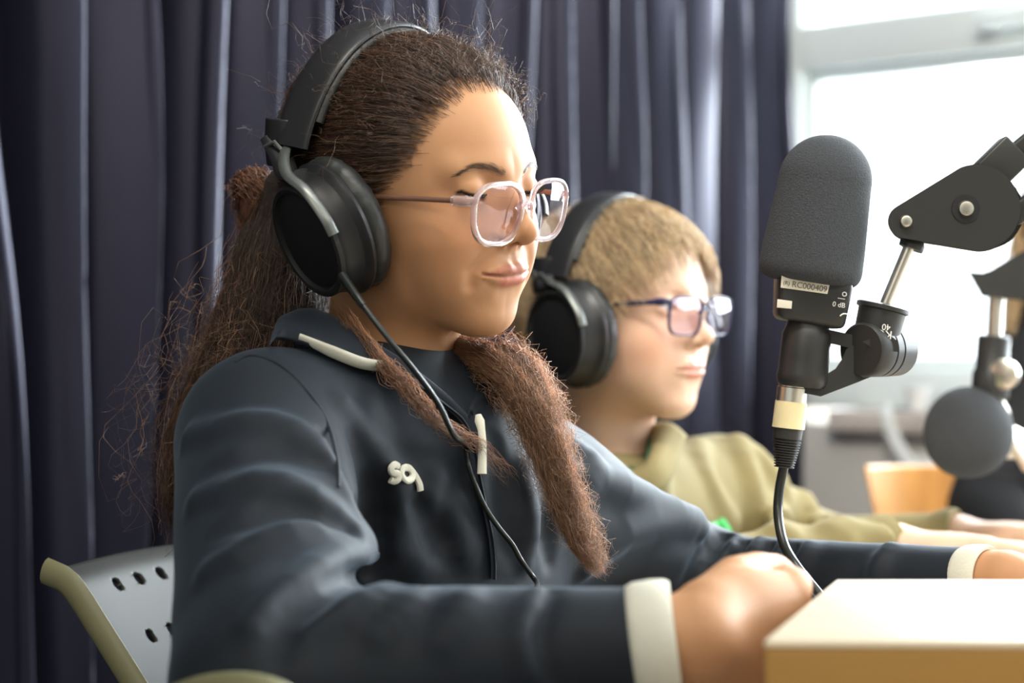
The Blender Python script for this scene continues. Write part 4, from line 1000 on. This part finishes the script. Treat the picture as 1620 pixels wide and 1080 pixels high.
def seat(p): return ell(p, sc_, (.22, .21, .018))
V, F = nets(seat, sc_-.26, sc_+.26, .008, 1); adopt(mesh_np('seat', V, F, M['shell']), t)
for dx in (-.16, .16):
    for dy in (-.16, .16): q = Mesh(); q.tube([sc_+A(dx, dy, 0), sc_+A(dx*1.15, dy*1.15, -.46)], .011, 12); adopt(q.build('leg', M['steel']), t)
q = Mesh(); q.tube(spline([P(180, 1170, 1.36), P(270, 1118, 1.12), P(360, 1098, 1.06), P(440, 1112, 1.04), P(480, 1160, 1.05)], 20), .012, 14, squash=.7, up=A(0, 0, 1)); adopt(q.build('armrest', M['shell_edge']), t)
q = Mesh(); q.tube([shellp(.8, 1.2)+nn*-.02, sc_+A(-.15, .05, 0)], .012, 12); adopt(q.build('back_support', M['steel']), t)
# wooden chair by the window
M['orange_wood'] = mat('orange_plywood', (.68, .33, .10), .35, noise=(4, .16, (9, 9, .6)))
t = empty('wooden_chair', (.58, 2.75, 0), 'orange plywood chair standing empty by the window wall', 'chair')
c0, c1, c2, c3 = P(1368, 737, 2.72), P(1512, 737, 2.78), P(1530, 850, 2.76), P(1392, 850, 2.70)
q = Mesh(); ap = A(0, .012, 0); N_ = 14
rows = []
for k in range(N_+1):
    f_ = k/N_; bow = A(-.0, 1, 0)*(.018*math.sin(math.pi*f_)); rows.append((c0*(1-f_)+c1*f_+bow, c3*(1-f_)+c2*f_+bow))
Vf = []; 
for (a, b) in rows:
    b2 = a+(b-a)*1.9; Vf += [a, b2, b2+ap, a+ap]
k = np.arange(N_)*4; Fs = [np.stack([k+x, k+(x+1) % 4, k+4+(x+1) % 4, k+4+x], -1) for x in range(4)]; q.add(np.array(Vf), np.concatenate(Fs)); q.F[4].append(np.array([[0, 3, 2, 1], [N_*4, N_*4+1, N_*4+2, N_*4+3]]))
adopt(q.build('backrest', M['orange_wood'], bevel=.004), t)
sc2 = A((c0[0]+c1[0])/2-.02, 2.60, .46); q = Mesh(); q.box(sc2, (.30, .36, .018)); adopt(q.build('seat', M['orange_wood'], smooth=False, bevel=.006), t)
for dx in (-.13, .13):
    q = Mesh(); q.tube([sc2+A(dx, .16, -.46), sc2+A(dx, .16, .0), sc2+A(dx*.8, .175, .16)], .012, 12); adopt(q.build('leg', M['steel']), t)
    q = Mesh(); q.tube([sc2+A(dx, -.16, -.46), sc2+A(dx, -.16, -.01)], .012, 12); adopt(q.build('leg', M['steel']), t)
# ---------------------------------------------------------------- microphones
M['foam'] = mat('grey_foam', (.044, .048, .054), .95, bump=(900, .9, .0012), noise=(700, .25))
M['mic'] = mat('mic_black', (.022, .022, .021), .42, bump=(500, .1, .0004))
M['label'] = mat('paper_label', (.66, .62, .52), .7)
M['ink'] = mat('black_ink', (.10, .09, .08), .6)
M['white_ink'] = mat('white_ink', (.75, .75, .72), .6)
M['tape'] = mat('masking_tape', (.72, .62, .36), .75, noise=(60, .06))
def outline_mesh(pts, d, thick, name, m, parent, bevel=.003, dz=0., round_=False):
    """an outline at its own distance with real thickness"""
    q = Mesh(); p = np.array([P(x, y, d) for x, y in pts]); n = len(p); s_ = nrm(A((np.mean([x for x, _ in pts])-810)/FPX, 1, 0))
    V = np.concatenate([p+s_*(dz-thick/2), p+s_*(dz+thick/2)]); k = np.arange(n); k2 = (k+1) % n
    q.add(V, np.stack([k, k2, k2+n, k+n], -1)); q.F.setdefault(n, []).append(k[None]); q.F[n].append(k[None, ::-1]+n)
    o = q.build(name, m, bevel=bevel, seg=4); adopt(o, parent); return o
DM = 1.50
mb = P(1250, 600, DM); mt = P(1311, 212, DM); ma = nrm(mt-mb); mx = nrm(np.cross(A(0, 1, 0), ma))*1
if mx[0] < 0: mx = -mx
my = nrm(np.cross(ma, mx)); RM = np.stack([mx, my, ma], 1)   # mic frame
s1 = DM/FPX
mic = empty('studio_microphone', mb, 'large upright microphone with a dark grey foam cover and a paper inventory label', 'microphone')
def mw(x, y, z): return mb+mx*x+my*y+ma*z
# foam: outline radius by height, slightly flattened
L_ = np.linalg.norm(mt-mb)
def foam(p):
    q = (p-mb)@RM; h = q[..., 2]
    c_ = np.interp(h, [.07, .20], [.0020, .0035]); hw = np.interp(h, [.075, .10, .15, .19], [.0395, .0385, .0350, .0350])
    x = q[..., 0]-c_; y = q[..., 1]*1.12; rad = np.hypot(x, y)
    sk = h-.0000-.0*x
    body = np.maximum(rad-hw, np.abs(h-.105)-.045); bot = .0735; 
    d = smax(rad-hw, (bot-sk), .014); d = smax(d, h-.150, .0) if False else d
    top = np.sqrt(x**2+y**2+np.maximum((h-.1490)*1., 0)**2)-.0350-.0
    tp = L_-.0355; 
    d = np.where(h > tp, np.sqrt(rad**2+(h-tp)**2)-np.minimum(hw, .0355), d)
    return d
V, F = nets(foam, mb-.12, mb+A(.14, .12, .24), .0022); adopt(mesh_np('foam_windscreen', V, F, M['foam']), mic)
def mbox(pts_, y0, y1, name, m, bevel=.002, parent=mic):
    q = Mesh(); MM = np.eye(4); MM[:3, 0] = mx; MM[:3, 1] = ma; MM[:3, 2] = my; MM[:3, 3] = mb
    q.prism(pts_, y0, y1, MM); o = q.build(name, m, smooth=False, bevel=bevel, seg=3); adopt(o, parent); return o
def loc(px, py, d=DM): v = P(px, py, d)-mb; return (v@mx, v@ma)
mbox([loc(1229, 430), loc(1346, 448), loc(1330, 522), loc(1226, 503)], -.020, .020, 'mic_body', M['mic'], .005)
mbox([loc(1231, 432), loc(1307, 444), loc(1302, 466), loc(1229, 456)], -.0213, -.0203, 'paper_label', M['label'], .0002)
mbox([loc(1224, 474), loc(1247, 477), loc(1246, 489), loc(1223, 487)], -.0213, -.0203, 'small_label', M['label'], .0002)
def text3d(body, size, pos, ux, uy, m, parent, name='lettering', ext=.00015):
    c = bpy.data.curves.new(name, 'FONT'); c.body = body; c.size = size; c.extrude = ext; c.align_x = 'CENTER'; c.align_y = 'CENTER'
    o = bpy.data.objects.new(name, c); COL.objects.link(o); c.materials.append(m)
    ux = nrm(ux); uy = nrm(uy); uz = np.cross(ux, uy); R = Matrix(((ux[0], uy[0], uz[0], pos[0]), (ux[1], uy[1], uz[1], pos[1]), (ux[2], uy[2], uz[2], pos[2]), (0, 0, 0, 1)))
    o.matrix_world = R; bpy.context.view_layer.update()
    dg = bpy.context.evaluated_depsgraph_get(); me = bpy.data.meshes.new_from_object(o.evaluated_get(dg)); me.transform(R)
    bpy.data.objects.remove(o); o2 = bpy.data.objects.new(name, me); COL.objects.link(o2)
    if not me.materials: me.materials.append(m)
    adopt(o2, parent); return o2
def mp_(px, py, y): a, b = loc(px, py); return mb+mx*a+ma*b+my*y
ux_ = nrm(mp_(1307, 444, 0)-mp_(1231, 432, 0)); uy_ = nrm(ma-ux_*np.dot(ma, ux_))
fy = -.0215 if my[1] > 0 else .0215
if my[1] < 0:
    raise SystemExit('mic frame flipped')
text3d('RC000409', .0062, mp_(1274, 455, fy), ux_, uy_, M['ink'], mic)
text3d('(R)', .0042, mp_(1238, 449, fy), ux_, uy_, M['ink'], mic)
q = Mesh()
for k in range(22):
    c = mp_(1240+k*2.8, 436.5+k*.42, fy); q.box(c, (.0006*(1+(k*7) % 3*.5), .0003, .0028), RM)
adopt(q.build('barcode', M['ink'], smooth=False), mic)
text3d('0 dB', .0052, mp_(1320, 483, -.0206), mx, ma, M['white_ink'], mic); text3d('o', .0075, mp_(1329, 465, -.0206), mx, ma, M['white_ink'], mic); text3d('|', .006, mp_(1323, 473, -.0206), ma, -mx, M['white_ink'], mic)
q = Mesh(); a_2 = np.linspace(.4, 2.7, 12)
q.tube(np.array([mp_(1329, 505, -.0206)+(mx*math.cos(b)+ma*math.sin(b))*.004 for b in a_2]), .0005, 6); adopt(q.build('symbol', M['white_ink']), mic)
# neck collar
q = Mesh(); cb = mp_(1268, 612, 0); ct = mp_(1278, 516, 0); ax_ = nrm(ct-cb); Lc = np.linalg.norm(ct-cb)
q.lathe([(0, .0165), (.003, .0190), (.009, .0196), (.012, .0188), (Lc*.5, .0188), (Lc-.006, .0185), (Lc-.003, .0170), (Lc, .0160), (Lc+.004, .0150)], cb, ax_, 40); adopt(q.build('stand_adapter', M['mic']), mic)
# plug
pb = mp_(1240, 742, 0); pt = mp_(1254, 612, 0); ap_ = nrm(pt-pb); Lp = np.linalg.norm(pt-pb)
def seg_l(prof, name, m, par): q = Mesh(); q.lathe([(Lp*h, r) for h, r in prof], pb, ap_, 36); adopt(q.build(name, m), par)
plug = empty('cable_plug', pb, 'round cable plug wrapped in cream tape under the large upright microphone', 'plug')
seg_l([(.80, .0108), (.80, .0114), (.99, .0114), (1.0, .0108), (1.04, .0108)], 'metal_shell', M['steel'], plug)
seg_l([(.50, .0112), (.50, .0122), (.82, .0119), (.82, .0112)], 'tape_wrap', M['tape'], plug)
pr = [(.36, .0100), (.37, .0108), (.50, .0112), (.505, .0105)]; seg_l(pr, 'boot_collar', M['mic'], plug)
pr = []
for k in range(11): h = .02+k*.031; r = .0062+.0036*k/11; pr += [(h, r), (h+.003, r+.0013), (h+.016, r+.0013), (h+.019, r)]
seg_l(pr+[(.37, .0098)], 'strain_relief', M['mic'], plug)
q = Mesh(); q.tube(spline([P(1240, 738, DM), P(1233, 775, DM), P(1231, 815, DM-.005), P(1240, 860, DM-.02), P(1262, 898, DM-.04), P(1300, 945, DM-.05), A(.235, 1.43, .757), A(.30, 1.50, .754), A(.5, 1.62, .7535)], 80), .0037, 14)
tag(q.build('microphone_cable', M['cable']), 'thick black cable hanging from the plug of the large upright microphone', 'cable')
# boom arm
arm = empty('microphone_boom', P(1500, 360, DM), 'black jointed boom arm that carries the large upright microphone', 'boom arm')
kn = []
for a in np.linspace(math.radians(118), math.radians(255), 12): kn.append((1432+19*math.cos(a), 352-19*math.sin(a)))
for a in np.linspace(math.radians(268), math.radians(395), 14): kn.append((1548+58*math.cos(a), 332-58*math.sin(a)))
for a in np.linspace(math.radians(35), math.radians(112), 10): kn.append((1545+60*math.cos(a), 330-60*math.sin(a)))
kn = kn[:12]+kn[12:]
outline_mesh(kn, DM, .030, 'knuckle', M['mic'], arm, .0035)
outline_mesh([(1545+(x-1545)*.93+14, 330+(y-330)*.93+2) if x > 1500 else (x+12, y) for x, y in kn], DM, .020, 'knuckle_core', M['hpm'], arm, .002, dz=.014)
for (x, y, r) in ((1528, 330, .0062), (1433, 350, .0048)):
    q = Mesh(); q.lathe([(-.0035, r*.5), (-.003, r*.85), (-.001, r), (.004, r)], P(x, y, DM-.0150), A(0, 1, 0), 24); adopt(q.build('bolt', M['steel']), arm)
    q = Mesh(); q.lathe([(-.0005, .0005), (-.0004, r*1.7), (.003, r*1.75)], P(x, y, DM-.0150), A(0, 1, 0), 24); adopt(q.build('washer', M['hpm']), arm) if r > .005 else None
def bar(a, b, w, th, name, m, par, bev=.002):
    q = Mesh(); ax = nrm(b-a); s_ = nrm(np.cross(ax, A(0, 1, 0))); c = (a+b)/2; q.box(c, (np.linalg.norm(b-a), w, th), np.stack([ax, s_, np.cross(ax, s_)], 1)); o = q.build(name, m, smooth=False, bevel=bev, seg=3); adopt(o, par); return o
far = nrm(P(1760, 120, DM)-P(1585, 262, DM))
a0 = P(1578, 268, DM); a1 = a0+far*.60; bar(a0, a1, .0165, .016, 'arm_bar', M['mic'], arm)
bar(P(1560, 282, DM), P(1607, 236, DM), .027, .022, 'bar_socket', M['mic'], arm)
b0 = P(1600, 345, DM); bar(b0, b0+far*.60, .0150, .016, 'arm_bar', M['mic'], arm)
pst = (a1+b0+far*.60)/2
q = Mesh(); q.lathe([(0, .02), (.04, .022), (.05, .014)], pst+A(0, -.025, 0), A(0, 1, 0), 24); adopt(q.build('elbow_joint', M['mic']), arm)
q = Mesh(); q.tube([pst, A(pst[0]+.06, pst[1]+.1, .77)], .012, 16); adopt(q.build('post', M['mic']), arm)
q = Mesh(); q.lathe([(0, .035), (.02, .035), (.03, .016)], A(pst[0]+.06, pst[1]+.1, .751), A(0, 0, 1), 24); adopt(q.build('table_clamp', M['mic']), arm)
q = Mesh(); q.tube([P(1446, 372, DM), P(1396, 492, DM)], .0044, 16); adopt(q.build('rod', M['steel']), arm)
q = Mesh(); q.lathe([(0, .0075), (.004, .0100), (.008, .0095)], P(1447, 378, DM), nrm(P(1396, 492, DM)-P(1446, 372, DM)), 20); adopt(q.build('rod_collar', M['mic']), arm)
rd = nrm(P(1446, 372, DM)-P(1396, 492, DM)); rd = nrm(rd*1+A(.12, 0, 0))
q = Mesh(); q.lathe([(0, .0150), (.001, .0168), (.026, .0180), (.027, .0200), (.030, .0200), (.031, .0175), (.0318, .006)], P(1383, 545, DM), nrm(P(1397, 490, DM)-P(1384, 545, DM)), 32); adopt(q.build('thread_cup', M['mic']), arm)
# swivel: barrel with its round face to the viewer and ribs
bx_ = nrm(A(-.72, -.69, 0)); q = Mesh(); c_ = P(1392, 553, DM+.004)
q.lathe([(-.022, .0190), (-.021, .0200), (-.005, .0205), (-.0045, .0195), (-.0035, .0195), (-.003, .0205), (.004, .0205), (.0045, .0195), (.0055, .0195), (.006, .0205), (.022, .0205), (.024, .0190)], c_, bx_, 44); adopt(q.build('swivel', M['mic']), arm)
outline_mesh([(1402, 530), (1418, 542), (1418, 553), (1385, 549), (1372, 541)], DM-.002, .034, 'clamp_lug', M['mic'], arm, .0015)
# fork from the adapter to the swivel
fk_ = [(1298, 525), (1340, 538), (1362, 520), (1372, 548), (1345, 541), (1336, 539), (1302, 537)]
outline_mesh([(1296, 522), (1345, 533), (1345, 546), (1296, 535)], DM, .014, 'fork', M['mic'], arm, .002)
lo_ = [(1262, 596), (1292, 602), (1308, 599), (1326, 588), (1337, 572), (1344, 556), (1360, 548), (1386, 572), (1400, 582), (1375, 590), (1345, 602), (1298, 620), (1268, 614)]
outline_mesh(lo_, DM, .016, 'fork', M['mic'], arm, .003)
text3d('KG', .0085, P(1399, 528, DM-.0192), A(-.80, 0, .1), A(-.1, 0, -.9), M['white_ink'], arm)
text3d('40', .0065, P(1402, 517, DM-.0192), A(-.80, 0, .1), A(-.1, 0, -.9), M['white_ink'], arm)
# second microphone, lying towards the viewer
D2 = 2.02
mic2 = empty('boom_microphone', P(1520, 680, D2), 'round dark foam-covered microphone hanging from the upright rod by the black shirt', 'microphone')
a2 = nrm(A(-.80, -.55, .18)); c2_ = P(1532, 684, D2)
def foam2(p):
    q = p-c2_; h = q@a2; rad = np.sqrt(np.maximum((q*q).sum(-1)-h*h, 0)); return smax(smax(rad-.0475-.1*h*0, h-.036, .040), -h-.044, .055)
V, F = nets(foam2, c2_-.08, c2_+.08, .003); adopt(mesh_np('foam_windscreen', V, F, M['foam']), mic2)
q = Mesh(); q.tube([c2_-a2*.02, c2_-a2*.060, c2_-a2*.085], [.020, .018, .014], 24); adopt(q.build('mic_body', M['steel']), mic2)
arm2 = empty('microphone_boom', P(1590, 480, D2), 'black boom arm with a vertical steel rod beside the person in black', 'boom arm')
q = Mesh(); q.tube([P(1577, 462, D2), P(1572, 560, D2)], .0078, 16); adopt(q.build('rod', M['steel']), arm2)
q = Mesh(); q.lathe([(0, .0175), (.003, .019), (.026, .019), (.030, .0165), (.062, .0165), (.064, .014)], P(1566, 630, D2), nrm(P(1572, 545, D2)-P(1566, 630, D2)), 32); adopt(q.build('thread_cup', M['mic']), arm2)
q = Mesh(); q.lathe([(-.008, .012), (-.006, .0155), (.006, .0155), (.008, .012)], P(1588, 592, D2-.015), nrm(A(-.5, -.8, 0)), 28); adopt(q.build('wing_nut', M['steel']), arm2)
q = Mesh(); q.tube(spline([P(1575, 628, D2), P(1590, 655, D2), P(1596, 690, D2), P(1625, 740, D2+.02)], 20), .0055, 12); adopt(q.build('bracket', M['steel']), arm2)
outline_mesh([(1540, 436), (1556, 437), (1570, 432), (1600, 414), (1640, 392), (1690, 380), (1690, 480), (1640, 472), (1556, 464), (1548, 450)], D2, .034, 'knuckle', M['mic'], arm2, .003)
q = Mesh(); q.tube([P(1680, 420, D2), P(1850, 330, D2+.1), P(1860, 700, D2+.3)], .011, 12); adopt(q.build('arm_bar', M['mic']), arm2)
q = Mesh(); q.tube([P(1860, 690, D2+.3), A(P(1860, 700, D2+.3)[0], D2+.3, .752)], [.012, .03], 16); adopt(q.build('table_clamp', M['mic']), arm2)
# ---------------------------------------------------------------- person in black, mostly out of the picture
Dh = Head(P(1712, 400, 2.62), 110, 4, 0, kind='girl'); nb2 = P(1720, 560, 2.66)
blk = mat('black_shirt', (.010, .011, .013), .8)
def ph(q): return smin(head_local(q, 'boy'), cap(Dh.w(q), Dh.w((0, -.02, -.035)), nb2, .045, .055), .02)
parts = []; V, F = nets(ph, (-.09, -.125, -.16), (.09, .125, .13), .0035, 1); parts.append((Dh.w(V), F, skin_col(V, SKB)))
tc3 = P(1715, 760, 2.66); sa, ea, wa = P(1640, 590, 2.66), P(1560, 800, 2.60), P(1640, 870, 2.40); sb3, eb3, wb3 = P(1810, 590, 2.66), P(1870, 800, 2.60), P(1800, 880, 2.40)
def pt_(p, e=0.): 
    d = smin(ell(p, tc3, (.135+e, .09+e, .25+e)), cap(p, nb2, nb2-A(0, 0, .05), .05), .04); d = smin(d, cap(p, sa, sb3, .035+e), .05)
    d = smin(d, chain(p, [sa, ea, wa], [.04+e, .034+e, .024+e]), .02); return smin(d, chain(p, [sb3, eb3, wb3], [.04+e, .034+e, .024+e]), .02)
def pskin(p):
    d = pt_(p); hip = tc3+A(0, .02, -.28); d = smin(d, ell(p, hip, (.14, .1, .1)), .05)
    for s in (-1, 1): a = hip+A(s*.08, 0, 0); k = a+A(0, -.36, .0); d = smin(d, chain(p, [a, k, A(k[0], k[1], .06)], [.07, .05, .035]), .03)
    return d
V, F = nets(pskin, (.4, 2.1, 0), (1.2, 2.95, 1.0), .009, 1); parts.append((V, F, skin_col(V, SKB)))
for W_, K_ in ((wa, wa+A(-.03, -.08, -.01)), (wb3, wb3+A(.02, -.08, -.01))):
    h3, l3, u3 = hand_sdf(W_, K_, 1, None, A(0, 0, -1), th=A(1, 0, 0)); V, F = nets(h3, l3, u3, .003, 1); parts.append((V, F, skin_col(V, SKB)))
V, F, C_ = join(parts); p3 = tag(mesh_np('person', V, F, M['skin_b'], col=C_), 'person in a black shirt, seated beyond the second microphone', 'person')
V, F = nets(lambda p: smin(pt_(p, .016), ell(p, tc3+A(0, .02, -.20), (.16, .12, .16)), .05), (.35, 2.2, .25), (1.25, 2.95, 1.0), .006, 1); mesh_np('shirt', V, F, blk, p3)
V, F = nets(lambda q: smax(cran(q)-.014, lineb(q, -.004)*.8, .01), (-.1, -.13, -.06), (.1, .11, .14), .004); h3 = mesh_np('hair', Dh.w(V), F, M['blond_under'], p3)
rb = np.random.default_rng(9); S = []
for i_ in range(1600):
    a = rb.uniform(0, 6.28); f0_ = A(.082*math.cos(a), -.012+.1*math.sin(a)*.9, rb.uniform(-.02, .08))
    if f0_[1] > .03: continue
    t_ = np.linspace(0, 1, 10)[:, None]; S.append(f0_+A(.02*math.cos(a), .01*math.sin(a)-.01, -.17)*t_+A(.0, 0, 0))
strand_mesh('hair_strands', Dh.w(frizz(np.array(S), .004, 7, 2)), .0009, mat('blond_long', (.55, .40, .22), .45, attr=True), h3, np.array([(.60, .43, .24)])*rb.uniform(.6, 1.3, (len(S), 1)))
# ---------------------------------------------------------------- things on the window sill
def sillp(px, py_off, t_off=0.): pass
def sill_t(px, off):       # place on the sill along the sight line
    k = (px-810)/FPX; o_ = CORNER+NI*off; t_ = (k*o_[1]-o_[0])/(WD[0]-k*WD[1]); return t_
def cup(px, r, h, lab, cat, name, mt):
    t_ = sill_t(px, -.01); p = wp(t_, SILL, -.01); q = Mesh(); q.lathe([(.001, r*.7), (.003, r*.8), (h, r), (h, r*.92), (.006, r*.7)], p, A(0, 0, 1), 32); tag(q.build(name, mt), lab, cat)
# 2nd
wht = mat('white_glaze', (.80, .82, .82), .3)
cup(1455, .024, .040, 'small white bowl on the window sill, the one nearer the curtain', 'bowl', 'bowl', wht)
cup(1510, .026, .032, 'low white dish on the window sill beside the upright rod', 'dish', 'dish', wht)
t_ = sill_t(1400, .02); q = Mesh()
for k, (w_, h_) in enumerate([(.24, .008), (.22, .007)]): pass
m = wbox(t_-.02, t_+.16, SILL+.001, SILL+.003, -.045, .0); tag(m.build('folder', mat('blue_grey_folder', (.16, .20, .24), .5), smooth=False, bevel=.002), 'flat blue-grey folder lying on the window sill behind the white bowl', 'folder')
sp = [wp(sill_t(1372, .062)+.0, SILL+.006, .0), wp(sill_t(1385, .062), SILL+.006, .030), wp(sill_t(1392, .066), SILL-.012, .044), wp(sill_t(1408, .07), SILL-.052, .048), wp(sill_t(1432, .075), SILL-.082, .052), wp(sill_t(1480, .08), SILL-.078, .052), wp(sill_t(1510, .08), SILL-.04, .050)]
q = Mesh(); q.tube(spline(sp, 50), .0115, 10, squash=.12, up=A(1, 0, .6)); tag(q.build('strap', mat('white_strap', (.70, .73, .72), .6)), 'white fabric strap hanging in a loop over the edge of the window sill', 'strap')
# water pipe and socket panel on the parapet
